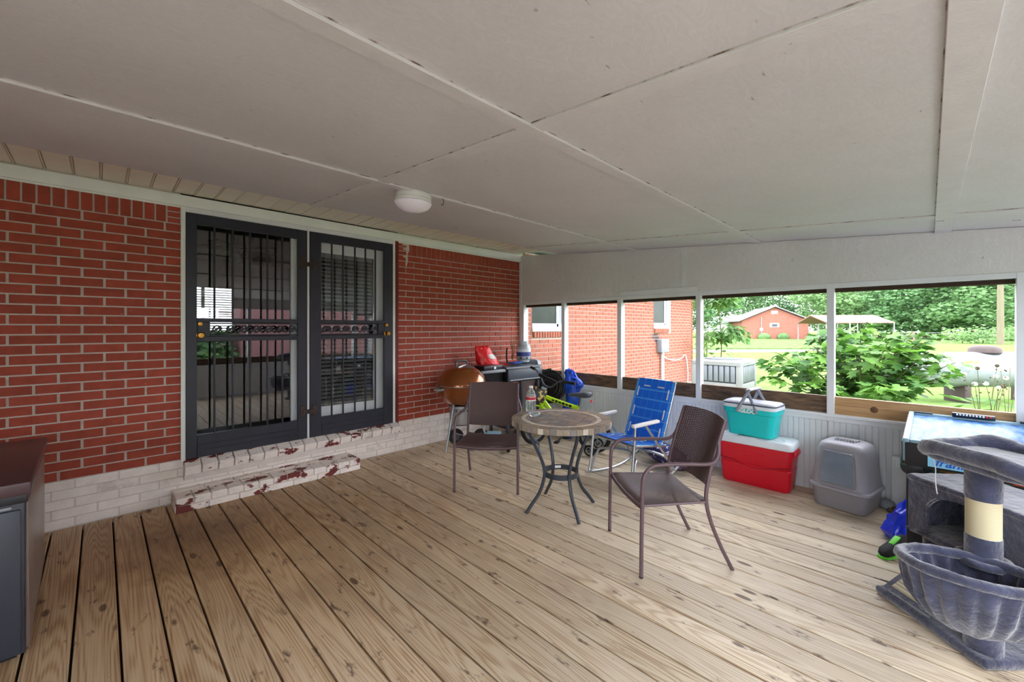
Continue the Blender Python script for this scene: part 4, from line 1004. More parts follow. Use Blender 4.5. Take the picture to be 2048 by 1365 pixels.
def wheel(y, x=0, R_=RW, tw_=.024, rz=0, nm='wheel', par=None):
    mx = Matrix.Translation((x, y, R_)) @ Matrix.Rotation(R(rz), 4, 'Z') @ Matrix.Rotation(R(90), 4, 'Y')
    w_ = B().ring(None, R_ - tw_, tw_, 32, 8, mx).done(nm, 'rubber', par or bk_)
    B().ring(None, R_ - 2 * tw_, .007, 28, 6, mx).done('rim', 'galv', w_)
    B().lathe([(0, -.03), (.018, -.03), (.018, .03), (0, .03)], 12, mx=mx).done('hub', 'dark_grey', w_)
    for k in range(8 if R_ > .1 else 0):
        a = 2 * math.pi * k / 8; B().tube([mx @ Vector((0, 0, 0)), mx @ Vector(((R_ - 2 * tw_) * math.cos(a), (R_ - 2 * tw_) * math.sin(a), 0))], .0022, 4).done('spoke', 'galv', w_)
    return w_
wheel(.38, 0, rz=62); wheel(-.38)
def bt_(nm, pts, r_, m, n=10): return B().tube(pts, r_, n).done(nm, m, bk_)
bt_('top_tube', rail([(0, .25, .605), (0, .06, .555), (-.02, -.20, .50)], 4), .026, 'lime'); bt_('down_tube', rail([(0, .26, .555), (0, .1, .37), (0, -.05, .20)], 4), .026, 'lime')
bt_('head_tube', [(0, .24, .645), (0, .285, .48)], .028, 'lime'); bt_('seat_tube', [(-.02, -.20, .53), (0, -.05, .2)], .018, 'lime')
for s in (-1, 1):
    bt_('fork', rail([(s*.02, .29, .47), (s*.03, .33, .36), (s*.03, .38, .205)], 3), .012, 'lime'); bt_('chain_stay', [(s*.045, -.06, .2), (s*.05, -.38, .19)], .01, 'black_plastic'); bt_('seat_stay', [(s*.025, -.18, .46), (s*.05, -.38, .205)], .008, 'lime')
B().sheet(lambda u, v: (.06 * (v - .5), .36 + .25 * math.cos(R(45 + 85 * u)), .235 + .25 * math.sin(R(45 + 85 * u))), 10, 2, .004).done('fender', 'lime', bk_)
bt_('seat_post', [(-.02, -.20, .51), (-.03, -.225, .63)], .012, 'dark_grey')
B().loft([[(w_ * math.cos(a) - .03, y - .03, .655 + h_ * math.sin(a) * .5 + dz) for a in np.linspace(0, 2 * math.pi, 14, False)] for y, w_, h_, dz in ((-.045, .012, .02, 0), (-.09, .022, .04, 0), (-.17, .045, .06, .004), (-.25, .075, .075, .012), (-.305, .07, .07, .018), (-.335, .03, .04, .02))]).done('saddle', 'dark_grey', bk_)
B().box((-.03, -.36, .60), (.03, .02, .03), None, .006).done('reflector', 'red_dot', bk_)
bt_('stem', [(0, .24, .64), (-.03, .20, .74)], .014, 'dark_grey')
hb = bt_('handlebar', rail([(.016, .436, .953), (-.01, .36, .93), (-.02, .30, .87), (-.02, .24, .75), (-.05, .14, .73), (-.075, .06, .785), (-.09, -.01, .815), (-.15, -.204, .806)], 4), .010, 'dark_grey', 8)
bt_('crossbar', [(-.02, .30, .87), (-.075, .06, .79)], .022, 'black_plastic')
for p, q in (((.016, .436, .953), (-.006, .37, .935)), ((-.15, -.204, .806), (-.10, -.04, .813))): bt_('grip', [p, q], .017, 'rubber')
B().box((-.105, .27, .64), (.17, .014, .16), (R(-8), R(24), R(-62)), .012).done('number_plate', 'plate', bk_)
B().box((-.08, .22, .71), (.07, .03, .035), (0, R(20), R(-62)), .01).done('bracket', 'mid_grey', bk_)
for k in range(6): B().box((-.0275 - .003 * k, .12 - .045 * k, .571 - .0095 * k), (.003, .032, .028 if k % 2 else .02), (R(12), 0, R(-4))).done('frame_decal', 'ink_black', bk_, 0)
B().lathe([(0, -.01), (.07, -.01), (.07, .01), (0, .01)], 20, mx=Matrix.Translation((-.06, -.05, .2)) @ Matrix.Rotation(R(90), 4, 'Y')).done('chain_guard', 'black_plastic', bk_)
bt_('crank', [(-.08, -.05, .2), (-.09, .03, .10)], .009, 'dark_grey'); B().box((-.13, .03, .10), (.08, .05, .022), None, .005).done('pedal', 'black_plastic', bk_)
for s in (-1, 1):
    bt_('training_bracket', rail([(s*.05, -.38, .19), (s*.12, -.38, .15), (s*.14, -.38, .07)], 3), .007, 'galv'); wheel(-.38, s * .17, .065, .012, 0, 'training_wheel')
rk = thing('rake_head', 'small grey rake with straight tines behind the table legs', 'rake', (3.60, -1.22, 0), 45)
B().tube([(-.07, 0, .10), (.07, 0, .10)], .009, 8).done('bar', 'mid_grey', rk)
for k in range(5): B().tube(rail([(-.064 + .032 * k, 0, .10), (-.064 + .032 * k, .0, .03), (-.064 + .032 * k, -.03, .008)], 3), .0065, 6).done('tine', 'mid_grey', rk)
B().tube([(0, 0, .10), (.02, .42, .5)], .012, 8).done('handle', 'dark_grey', rk)
ty = thing('striped_box', 'teal and white striped box standing under the gas grill', 'box', (3.42, -.62, 0), 40)
B().span((-.12, -.09, 0), (.12, .09, .15), .006).done('carton', 'teal_stripe', ty)
tw2 = thing('scooter', 'small black scooter with two wheels beside the striped box', 'scooter', (3.50, -.86, 0), 35)
B().span((-.14, -.05, .07), (.26, .05, .09), .006).done('deck', 'black_plastic', tw2)
for x in (-.16, .30):
    mx = Matrix.Translation((x, 0, .075)) @ Matrix.Rotation(R(90), 4, 'X')
    B().lathe([(0, -.018), (.06, -.018), (.075, -.012), (.075, .012), (.06, .018), (0, .018)], 22, mx=mx).done('wheel', 'rubber', tw2)
sq = thing('water_toy', 'blue and yellow plastic toy on the boards under the copper grill', 'toy', (3.13, -.62, 0), -30)
B().box((0, 0, .03), (.11, .04, .04), None, .014).done('body', 'blue_lid', sq); B().tube([(.05, 0, .03), (.12, 0, .025)], .011, 8).done('nozzle', 'lid_white', sq); B().box((0, -.0, .058), (.03, .03, .02), None, .006).done('cap', M['yellow'] if 'yellow' in M else 'lime', sq)

# ------------------------------------------------------------------ air hockey table and what is under it
ah = thing('air_hockey_table', 'air hockey table with icy blue top, its end at the beam', 'game table', (3.93, -4.63, 0))
B().span((-.54, -.31, .765), (.54, .31, .775)).done('playfield', 'hockey_top', ah, 0)
for sy in (-1, 1): B().span((-.57, sy * .325 - .015, .66), (.57, sy * .325 + .015, .795), .008).done('side_rail', 'hockey_rail', ah)
for sx in (-1, 1): B().span((sx * .555 - .015, -.31, .66), (sx * .555 + .015, .31, .792), .008).done('end_rail', 'hockey_rail', ah)
B().span((-.575, -.33, .64), (-.545, .33, .775), .006).done('apron', 'black_board', ah); B().span((-.55, .315, .64), (.55, .345, .775), .006).done('apron', 'black_board', ah)
for sx in (-1, 1):
    for sy in (-1, 1):
        B().span((sx * .50 - .04, sy * .29 - .035, 0), (sx * .50 + .04, sy * .29 + .035, .66), .005).done('leg', 'black_board', ah)
for y in (.26, -.26): B().span((.535, y - .05, .79), (.572, y + .05, .80), .003).done('corner_cap', 'black_board', ah)
sb = B().span((.515, -.10, .79), (.56, .11, .822), .006).done('scoreboard', 'score', ah)
for k in range(11): B().box((.512, .085 - .016 * k, .812), (.008, .01, .012), None, .002, 1).done('score_bead', 'red_dot' if k > 8 else 'lid_white', sb)
sg = B().span((-.580, -.02, .655), (-.575, .235, .715)).done('sign', 'sign_blue', ah, 0)
text('sign_lettering', 'franklin', .062, 'ink_blue', ah, (-.5815, .115, .684), (R(90), 0, R(-90)), .001, .3, .001)
jr = thing('glass_jar', 'small purple glass jar at the corner of the hockey table', 'jar', (4.40, -4.90, .797))
B().lathe([(0, 0), (.03, 0), (.042, .015), (.044, .035), (.034, .055), (.026, .06), (0, .06)], 20).done('body', 'jar', jr); B().lathe([(0, .058), (.03, .058), (.031, .075), (0, .077)], 20).done('cap', 'dark_grey', jr)
lbx = thing('green_box', 'green and grey storage box standing under the hockey table', 'box', (4.02, -4.80, 0))
B().span((-.16, -.24, 0), (.2, .26, .44), .01).done('carton', 'lime_box', lbx)
tnt = thing('tent_box', 'dark printed tent box under the hockey table', 'box', (4.02, -4.62, .444))
B().loft([[(x, y * w_, z) for y, z in [(p[0], p[1] + .07) for p in rounded(1, .14, .05)] for x in (xx,)] for xx, w_ in ((-.09, .72), (.10, .72))]).done('carton', 'tent', tnt)
B().span((-.0935, -.20, .045), (-.0905, -.02, .115)).done('picture', 'tent_art', tnt, 0)
B().span((-.0935, .0, .07), (-.0905, .30, .12)).done('title_band', 'ink_black', tnt, 0)
text('title_lettering', 'DROP TENT', .044, 'print_white', tnt, (-.0945, .13, .095), (R(90), 0, R(-90)), .001, 0, .001)
B().span((-.094, .03, .05), (-.0905, .17, .062)).done('stripe', 'brass', tnt, 0)
bbg = thing('blue_sack', 'crumpled blue plastic sack on the boards by the hockey table leg', 'sack', (3.875, -4.258, 0), 8)
crumple(B().loft([[(w_ * math.cos(a) * (1 + .2 * math.sin(3 * a + z * 20)), dy + d_ * math.sin(a) * (1 + .22 * math.sin(4 * a + z * 33)), z) for a in np.linspace(0, 2 * math.pi, 20, False)] for w_, d_, z, dy in ((.12, .04, .0, .02), (.15, .05, .05, .02), (.12, .045, .12, .0), (.085, .03, .19, -.02), (.05, .02, .235, -.035), (.015, .01, .26, -.04))]), .024, 12, 5).done('sack', 'blue_bag', bbg, 30)
sh = thing('sneaker', 'black sneaker with neon green trim beside the cat tree', 'shoe', (3.60, -4.245, 0), 160)
B().loft([[(x, w_ * math.cos(a), h_ / 2 + .012 + h_ / 2 * math.sin(a)) for a in np.linspace(0, 2 * math.pi, 16, False)] for x, w_, h_ in ((-.14, .02, .05), (-.12, .036, .085), (-.05, .038, .09), (.02, .04, .07), (.09, .043, .05), (.13, .03, .035), (.145, .01, .02))]).done('upper', 'rubber', sh)
B().loft([[(x, w_ * math.cos(a), .009 + .009 * math.sin(a)) for a in np.linspace(0, 2 * math.pi, 16, False)] for x, w_ in ((-.145, .02), (-.12, .038), (0, .04), (.09, .046), (.14, .03), (.152, .008))]).done('sole', 'neon', sh)
B().box((.0, .0, .085), (.09, .03, .012), (0, R(20), 0), .004).done('laces', 'neon', sh)
wp = thing('white_plank', 'white-painted board end leaning in the corner by the litter box', 'board', (4.50, -4.235, 0), 0)
B().span((-.02, -.055, 0), (.02, .045, .42), .003).done('board', 'white', wp); B().box((-.022, 0, .37), (.006, .05, .07), None, .002, 1).done('bracket', 'lid_white', wp)
pl = thing('plastic_dome', 'small grey plastic dome on the boards behind the litter box', 'cover', (4.47, -4.165, .012), 0)
B().lathe([(.055, 0), (.058, .01), (.045, .045), (.02, .06), (0, .062)], 20).done('shell', 'mid_grey', pl)
for k in range(3):
    pc = thing('pine_cone', ('brown pine cone touching the litter box side', 'brown pine cone in the middle of the three by the wall', 'brown pine cone beside the grey plastic dome')[k], 'pine cone', (4.38 + .045 * k, -4.185 - .022 * (k % 2), 0), 30 * k, 'pine cones by the wall')
    B().lathe([(0, 0), (.012, .002), (.02, .012), (.021, .02), (.014, .03), (.004, .04), (0, .041)], 9).done('cone', 'bark', pc, 10)

# ------------------------------------------------------------------ cat tree (its edges lie along and across the line of sight)
CT = FW * 2.0 + RT * 2.3 + Vector((0, -D))
ct = thing('cat_tree', 'blue-grey plush cat tree with sisal post, hammock and cubby', 'cat tree', (CT.x, CT.y, 0), -44.8)
L = lambda r_, d_, z=0.: (r_ - 2.3, d_ - 2.0, z)
def fuzzy(b, amp=.004, seed=1):
    """uneven plush surface"""
    from mathutils import noise as mn
    bmesh.ops.recalc_face_normals(b.bm, faces=b.bm.faces); b.bm.normal_update()
    for v in b.bm.verts: v.co += v.normal * (amp * mn.noise(v.co * 26 + Vector((seed, 0, 0))) + amp * .8 * mn.noise(v.co * 70))
    return b
def plush_box(nm, a, b_, bev=.02, amp=.004, par=None, cuts=10):
    q = B().span(a, b_, bev, 3)
    bmesh.ops.subdivide_edges(q.bm, edges=[e for e in q.bm.edges if e.calc_length() > .1], cuts=cuts, use_grid_fill=True)
    return fuzzy(q, amp).done(nm, 'fur', par or ct, 60)
base_o = plush_box('base', L(1.985, 1.735, .0), L(2.62, 2.27, .042), .016)
# cubby: walls, floor, top; the left wall has an arched doorway
r0, r1, d0, d1, z0, z1 = 2.19, 2.54, 1.72, 2.295, .325, .635
def arch_wall():
    # left wall as outline with arched hole, extruded across
    dc, hw_, zb_, zs_ = 2.045, .15, z0 + .03, z0 + .135
    arch = [(dc + hw_, zb_)] + [(dc + hw_ * math.cos(a), zs_ + (.12) * math.sin(a)) for a in np.linspace(0, math.pi, 15)] + [(dc - hw_, zb_)]
    outer = [(d1, z0 + .012)] + [(d1, z1 - .02), (d1 - .02, z1)] + [(d, z1) for d in np.linspace(d1 - .04, d0 + .04, 11)] + [(d0 + .02, z1), (d0, z1 - .02), (d0, z0 + .012)]
    q = B(); th = .028; n_ = len(arch)
    assert len(outer) == n_, (len(outer), n_)
    rings = []
    for r_, sh_ in ((r0, 1.0), (r0 + th, 1.0)):
        rings.append(([q.bm.verts.new(L(r_, *p)) for p in outer], [q.bm.verts.new(L(r_, *p)) for p in arch]))
    (o0, a0), (o1, a1) = rings
    for i in range(n_ - 1):
        q.bm.faces.new((o0[i], o0[i+1], a0[i+1], a0[i])); q.bm.faces.new((o1[i+1], o1[i], a1[i], a1[i+1]))
        q.bm.faces.new((o0[i], o1[i], o1[i+1], o0[i+1])); q.bm.faces.new((a0[i], a0[i+1], a1[i+1], a1[i]))
    sill_ = [(o0[0], o1[0], a1[0], a0[0]), (o0[-1], a0[-1], a1[-1], o1[-1])]
    for f_ in sill_: q.bm.faces.new(f_)
    bmesh.ops.subdivide_edges(q.bm, edges=[e for e in q.bm.edges if e.calc_length() > .05], cuts=3, use_grid_fill=True)
    bmesh.ops.bevel(q.bm, geom=[e for e in q.bm.edges if e.is_manifold and e.calc_face_angle(0) > .9], offset=.008, segments=2, affect='EDGES')
    return fuzzy(q, .004).done('cubby_front', 'fur', ct, 60)
arch_wall()
plush_box('cubby_floor', L(r0, d0, z0), L(r1, d1, z0 + .035), .014)
plush_box('cubby_top', L(r0 - .004, d0 - .004, z1 - .03), L(r1 + .004, d1 + .004, z1 + .006), .016)
plush_box('cubby_wall', L(r1 - .02, d0, z0 + .03), L(r1, d1, z1 - .025), .008)
plush_box('cubby_wall', L(r0 + .028, d0, z0 + .03), L(r1 - .02, d0 + .02, z1 - .025), .008)
plush_box('cubby_wall', L(r0 + .028, d1 - .02, z0 + .03), L(r1 - .02, d1, z1 - .025), .008)
for r_, d_ in ((2.49, 2.22), (2.49, 1.80), (2.26, 2.22)): B().tube([L(r_, d_, .04), L(r_, d_, z0 + .01)], .042, 18).done('support_post', 'fur', ct)
# main post
px, pd = 2.066, 1.815
def post(nm, za, zb, m, r_): return B().tube([L(px, pd, z) for z in np.linspace(za, zb, 9)], r_, 24).done(nm, m, ct)
post('post_sleeve', .04, .17, 'fur', .062); post('post_sisal', .168, .23, 'sisal', .058); post('post_sleeve', .22, .415, 'fur', .060); post('post_sleeve', .41, .535, 'fur', .058)
post('post_sisal', .533, .70, 'sisal', .0555); post('post_sleeve', .695, .83, 'fur', .0585)
# hammock basket on a hoop
hc, hd = 1.885, 1.70
def hring(sc_, z, wob=0.): return [L(hc + sc_ * (.215 * math.cos(a) * .8 - .165 * math.sin(a) * .6) * (1 + wob * math.sin(22 * a)), hd + sc_ * (-.215 * math.cos(a) * .6 - .165 * math.sin(a) * .8 + 0) * (1 + wob * math.sin(22 * a + 1)), z + .012 * math.sin(a)) for a in np.linspace(0, 2 * math.pi, 176, False)]
q = B()
q.loft([hring(.98, .455), hring(1.02, .43, .012), hring(.98, .385, .04), hring(.89, .31, .055), hring(.70, .245, .05), hring(.35, .195, .01), hring(.32, .205, .01), hring(.58, .235, .05), hring(.76, .275, .07), hring(.86, .34, .07), hring(.91, .41, .04), hring(.98, .455)], False, False)
fuzzy(q, .004).done('hammock', 'fur', ct, 70)
q = B().tube(hring(1.0, .452)[::4], .021, 10, True); fuzzy(q, .004).done('hammock_rim', 'fur', ct, 70)
q = B().tube([L(px + .078 * math.cos(a), pd + .078 * math.sin(a), .425) for a in np.linspace(0, 2 * math.pi, 24, False)], .018, 8, True); fuzzy(q, .003).done('hammock_loop', 'fur', ct, 70)
# top perch with a bolster rim
pc_, pdd = 2.165, 1.80
def pring(sc_, z): return [L(pc_ + x * sc_, pdd + y * sc_, z) for x, y in rounded(.40, .50, .13, 8)]
q = B().loft([pring(.9, .825), pring(.98, .832), pring(1.0, .85), pring(.96, .868), pring(.8, .872)]); fuzzy(q, .004).done('perch_deck', 'fur', ct, 70)
q = B().tube([Vector(p) + Vector((0, 0, .016 * math.sin(i * .45))) for i, p in enumerate(pring(.95, .872))], [.036, .04, .034, .04, .036], 12, True); fuzzy(q, .006).done('perch_bolster', 'fur', ct, 70)
# scratching ramp and toy string
q = B(); rp = [L(2.0, 2.22, .045), L(2.0, 1.98, .05), L(2.17, 1.98, .16), L(2.17, 2.22, .16)]
up_ = Vector((-.03, 0, .05)).normalized() * .02
q.loft([[Vector(p) for p in rp], [Vector(p) + up_ for p in rp]]); bmesh.ops.subdivide_edges(q.bm, edges=list(q.bm.edges), cuts=4, use_grid_fill=True); fuzzy(q, .003).done('scratch_ramp', 'fur', ct, 50)
q = B(); c_ = sum((Vector(p) for p in rp), Vector()) / 4; rp2 = [c_ + (Vector(p) - c_) * .76 + up_ * 1.02 for p in rp]
q.loft([rp2, [p + up_ * .18 for p in rp2]]).done('scratch_pad', 'sisal_pad', ct, 0)
B().tube(rail([L(2.005, 1.97, .83), L(2.01, 1.965, .78), L(2.007, 1.962, .72), L(2.012, 1.96, .665), L(2.018, 1.962, .66)], 4), .0022, 6).done('toy_string', 'cord', ct)

# ------------------------------------------------------------------ deck cabinet at the left edge
dc_ = thing('deck_cabinet', 'charcoal storage cabinet with maroon-brown top against the brick wall', 'cabinet', (-.78, -1.12, 0), 1.0)
B().span((-.54, -.50, .02), (.535, .50, .69), .006).done('body', 'navy_panel', dc_)
B().span((-.56, -.53, .72), (.555, .53, .775), .006).done('top', 'maroon_top', dc_); B().span((-.55, -.525, .685), (.545, .515, .722), .004).done('top_lip', 'black_board', dc_)
for i in range(5):
    x = -.53 + i * .212; B().span((x, -.515, .03), (x + .207, -.498, .655), .005).done('front_board', 'navy_panel', dc_)
B().span((-.50, -.522, .665), (.50, -.512, .677), .003).done('handle_strip', 'mid_grey', dc_)
B().span((.535, -.48, .03), (.546, .49, .68), .004).done('side_panel', M['brown_panel'] if 'brown_panel' in M else 'mid_grey', dc_)
for x in (-.48, .48):
    for y in (-.44, .44): B().span((x - .03, y - .03, 0), (x + .03, y + .03, .022)).done('foot', 'black_plastic', dc_, 0)

# ------------------------------------------------------------------ outdoors
ZG = -.15
gr = structure(B().span((-160, -160, ZG - 1), (260, 260, ZG)).done('ground', 'lawn', None, 0))
def CFp(u, d, z=ZG):                                   # a spot at a given distance along a pixel's direction
    r_ = (u - 1024) / 828 * d; p = FW * d + RT * r_ + Vector((0, -D)); return Vector((p.x, p.y, z))
fp_ = [CFp(1380, 31), CFp(1760, 31), CFp(1740, 54), CFp(1420, 54)]
fld = structure(B().loft([[p + Vector((0, 0, .004)) for p in fp_], [p + Vector((0, 0, .10)) for p in fp_]]).done('crop_field', 'crop', None, 0))
dr = [CFp(1380, 27), CFp(1640, 27.5), CFp(1640, 31), CFp(1380, 31)]
structure(B().loft([[p + Vector((0, 0, .002)) for p in dr], [p + Vector((0, 0, .014)) for p in dr]]).done('dirt_track', 'dirt', None, 0))
structure(B().span((-9, -10.6, ZG), (4.2, YF - .12, ZG + .02)).done('added_bounce_yard', 'bounce_gravel', None, 0))  # unseen pale ground added to bounce neutral light up to the ceiling
structure(B().span((9.2, -1.1, ZG), (11.4, -.02, .06), .01).done('concrete_slab', 'concrete', None, 0))

ac = thing('air_conditioner', 'cream outdoor air conditioner unit beside the brick house', 'air conditioner', (7.77, -1.86, ZG))
B().span((-.45, -.45, 0), (.45, .45, .08)).done('pad', 'concrete', ac, 0)
B().span((-.385, -.385, .08), (.385, .385, .97), .02).done('coil_core', 'ac_dark', ac)
B().span((-.40, -.40, .08), (.40, .40, .68), .02).done('base_pan', 'ac', ac)
for sx in (-1, 1):
    for sy in (-1, 1): B().span((sx * .36 - .045, sy * .36 - .045, .08), (sx * .36 + .045, sy * .36 + .045, 1.0), .012).done('corner_post', 'ac', ac)
B().loft([[(x, y, z) for x, y in rounded(.82, .82, .04)] for z in (.97, 1.03)] + [[(x, y, 1.055) for x, y in rounded(.76, .76, .04)]]).done('top', 'ac', ac)
B().lathe([(.0, 1.06), (.27, 1.06), (.30, 1.068), (.31, 1.058)], 30).done('fan_grille', 'ac_dark', ac)
for k in range(7):
    B().span((-.405, -.30 + .088 * k, .70), (-.385, -.30 + .088 * k + .066, .96), .004).done('louvre', 'mid_grey', ac)
    B().span((-.30 + .088 * k, -.405, .70), (-.30 + .088 * k + .066, -.385, .96), .004).done('louvre', 'mid_grey', ac)

tk = thing('propane_tank', 'large weathered white propane tank lying on the lawn', 'tank', (13.6, -5.22, ZG), -44.6)
mxr = Matrix.Translation((0, 0, .70)) @ Matrix.Rotation(R(90), 4, 'Y')
B().lathe([(0, -1.75), (.15, -1.73), (.29, -1.64), (.36, -1.50), (.38, -1.38), (.38, 1.38), (.36, 1.50), (.29, 1.64), (.15, 1.73), (0, 1.75)], 36, mx=mxr).done('shell', 'tank', tk)
B().lathe([(.24, 0), (.26, .02), (.25, .10), (.20, .15), (.10, .17), (0, .172)], 24, (.05, 0, 1.05)).done('dome', 'rusty', tk)
for x in (-.55, .95): B().span((x - .07, -.22, 0), (x + .07, .22, .36), .01).done('foot', 'rusty', tk)

def leaf_mesh(nm, m, lobes):
    """lobed leaf, folded along the midrib, length about 1 along +Y"""
    half = lobes; vs = [(0, 0, 0)]; fs = []
    right = [(x, y, .12 * x) for x, y in half]; left = [(-x, y, .12 * x) for x, y in half]
    mid = [(0, y, 0) for y in np.linspace(0, 1, len(half))]
    vs = mid + right + left; n_ = len(half)
    for i in range(n_ - 1):
        fs.append((i, n_ + i, n_ + i + 1, i + 1)); fs.append((i, i + 1, 2 * n_ + i + 1, 2 * n_ + i))
    me_ = bpy.data.meshes.new(nm); me_.from_pydata(vs, [], fs); me_.materials.append(M[m])
    me_.polygons.foreach_set('use_smooth', [True] * len(me_.polygons)); return me_
LOBES = [(.0, 0.), (.30, .05), (.44, .38), (.20, .42), (.34, .78), (.10, .72), (.0, 1.)]
OVAL = [(.0, 0.), (.14, .2), (.2, .45), (.15, .75), (.0, 1.)]
def joined_leaves(nm, me_src, mats_, m, parent):
    src = np.array([v.co[:] for v in me_src.vertices]); faces = [tuple(p.vertices) for p in me_src.polygons]; nv = len(src)
    V_ = np.concatenate([(np.c_[src, np.ones(nv)] @ np.array(mx).T)[:, :3] for mx in mats_]); F_ = [tuple(i + k * nv for i in f) for k in range(len(mats_)) for f in faces]
    me_ = bpy.data.meshes.new(nm); me_.from_pydata(V_.tolist(), [], F_); me_.materials.append(M[m])
    me_.polygons.foreach_set('use_smooth', [True] * len(me_.polygons))
    o = put(me_, nm, parent); o['kind'] = 'stuff'; return o
def leafy(root, stems, me_leaf, m, per, size, n_obj, droop=.5):
    mats_ = []
    for st in stems:
        n_ = len(st)
        for k in range(per):
            t_ = .18 + .82 * (k + rng.uniform(0, .8)) / per; i = min(n_ - 2, int(t_ * (n_ - 1)))
            p = st[i].lerp(st[i + 1], t_ * (n_ - 1) - i); az = rng.uniform(0, 2 * math.pi); s_ = size * rng.uniform(.65, 1.2)
            e = Euler((R(rng.uniform(-35, 25) - 25 * droop), R(rng.uniform(-25, 25)), az))
            off = Vector((-math.sin(az), math.cos(az), .1)) * s_ * .5
            mats_.append(Matrix.Translation(p + off) @ e.to_matrix().to_4x4() @ Matrix.Diagonal((s_, s_, s_, 1)))
    wm = root.matrix_basis
    order = sorted(range(len(mats_)), key=lambda i: (wm @ mats_[i].translation - cam.location).length)
    for i in order[:n_obj]:
        o = put(me_leaf, 'leaf', root); o.matrix_basis = mats_[i]
    if order[n_obj:]: joined_leaves('foliage', me_leaf, [mats_[i] for i in order[n_obj:]], m, root)
def stems_for(n_, spread, height, seed):
    g_ = np.random.default_rng(seed); out = []
    for k in range(n_):
        a = 2 * math.pi * k / n_ + g_.uniform(-.3, .3); rr = spread * g_.uniform(.25, 1); hh = height * (1 - .45 * (rr / spread) ** 2) * g_.uniform(.75, 1.05)
        out.append(rail([(.06 * math.cos(a), .06 * math.sin(a), 0), (rr * .35 * math.cos(a), rr * .35 * math.sin(a), hh * .5), (rr * .75 * math.cos(a), rr * .75 * math.sin(a), hh * .85), (rr * math.cos(a), rr * math.sin(a), hh)], 4))
    return out
bp = CFp(1722, 6.15)
bush = thing('shrub', 'broad leafy green shrub growing just outside the porch opening', 'shrub', bp)
st = stems_for(46, 1.36, 1.72, 3)
for s_ in st[:46]: B().tube(s_, [.012, .004], 5).done('stem', 'stem', bush)
leafy(bush, st, leaf_mesh('leaf', 'leaf', LOBES), 'leaf', 36, .175, 300)
sp_ = CFp(1440, 11.5)
sap = thing('sapling', 'slender sapling with hanging leaves beside the air conditioner', 'sapling', sp_)
st = [rail([(0, 0, 0), (.1, 0, 1.2), (.05, .05, 2.2), (-.1, 0, 2.9)], 5)]
for k in range(12):
    a = rng.uniform(0, 6.28); z_ = rng.uniform(1.1, 2.6); st.append(rail([(.06, 0, z_), (.3 * math.cos(a), .3 * math.sin(a), z_ + .25), (.62 * math.cos(a), .62 * math.sin(a), z_ + .05)], 4))
for s_ in st: B().tube(s_, [.018, .006], 5).done('branch', 'stem', sap)
leafy(sap, st, leaf_mesh('leaf', 'leaf2', OVAL), 'leaf2', 46, .24, 120, 1.2)
vn = thing('climbing_vine', 'green vine climbing the corner of the brick house wall', 'vine', (10.75, -.40, ZG))
st = [rail([(rng.uniform(-.1, .1), 0, 0), (rng.uniform(-.2, .2), -.03, .6), (rng.uniform(-.25, .25), -.05, 1.2), (rng.uniform(-.3, .3), -.1, rng.uniform(1.4, 1.9))], 4) for k in range(5)]
for s_ in st: B().tube(s_, [.012, .005], 5).done('stem', 'stem', vn)
leafy(vn, st, leaf_mesh('leaf', 'leaf2', OVAL), 'leaf2', 22, .16, 60, .8)
# seed-head weeds outside the right opening
for k, (u_, d_, h_) in enumerate(((1962, 5.6, .95), (1990, 5.7, .80), (2015, 5.5, 1.0), (1978, 5.9, 1.1))):
    p = CFp(u_, d_); wd = thing('seed_weed', ('tall', 'short', 'leaning', 'thin')[k] + ' weed with white seed heads outside the right opening', 'weed', p)
    for j in range(3):
        a = rng.uniform(0, 6.28); l_ = rng.uniform(.08, .3); hh = h_ * rng.uniform(.8, 1.15)
        B().tube(rail([(0, 0, 0), (l_ * .4 * math.cos(a), l_ * .4 * math.sin(a), hh * .6), (l_ * math.cos(a), l_ * math.sin(a), hh)], 4), [.006, .003], 5).done('stem', 'stem', wd)
        B().sphere((l_ * math.cos(a), l_ * math.sin(a), hh), .03 if j else .024, 8).done('seed_head', 'puff' if (j + k) % 3 else 'bud', wd)
        for q_ in range(2):
            z_ = hh * rng.uniform(.75, 1.0); B().sphere((l_ * z_ / hh * math.cos(a) + rng.uniform(-.06, .06), l_ * z_ / hh * math.sin(a) + rng.uniform(-.06, .06), z_), .010, 6).done('bud', 'bud', wd)
    leafy(wd, [rail([(0, 0, 0), (.05, 0, .4), (.1, 0, .62)], 4)], leaf_mesh('leaf', 'leaf', OVAL), 'leaf', 7, .26, 7, .2)

# ------------------------------------------------------------------ far houses, carport, fence, pole, trees
def Y_dir(a): return Vector((-math.sin(a), math.cos(a), 0))
hp = CFp(1549, 62)
fh = thing('farm_house', 'far red-brick house with pale metal gable roof', 'house', hp, -44.8 - 18)
Wg, Lg, He, Hp = 8.7, 11.0, 2.75, 4.7
B().prism([(-Wg/2, 0), (-Wg/2, He), (0, Hp), (Wg/2, He), (Wg/2, 0)], Lg, 'y', 0).done('wall', 'far_brick', fh, 0)
for s in (-1, 1):
    x0, x1 = 0, s * (Wg / 2 + (.9 if s > 0 else .5)); zz = Hp + .12 - (Hp - He) / (Wg / 2) * abs(x1)
    B().loft([[(x0, -.5, Hp + .12), (x1, -.5, zz), (x1, Lg + .4, zz), (x0, Lg + .4, Hp + .12)], [(x0, -.5, Hp + .24), (x1, -.5, zz + .12), (x1, Lg + .4, zz + .12), (x0, Lg + .4, Hp + .24)]]).done('roof', 'roof_metal', fh, 0)
B().span((-.6, -.06, 1.75), (.6, .0, 2.35)).done('window', 'white', fh, 0); B().span((-.35, -.1, 1.83), (.35, -.05, 2.25)).done('window_pane', 'ac_dark', fh, 0)
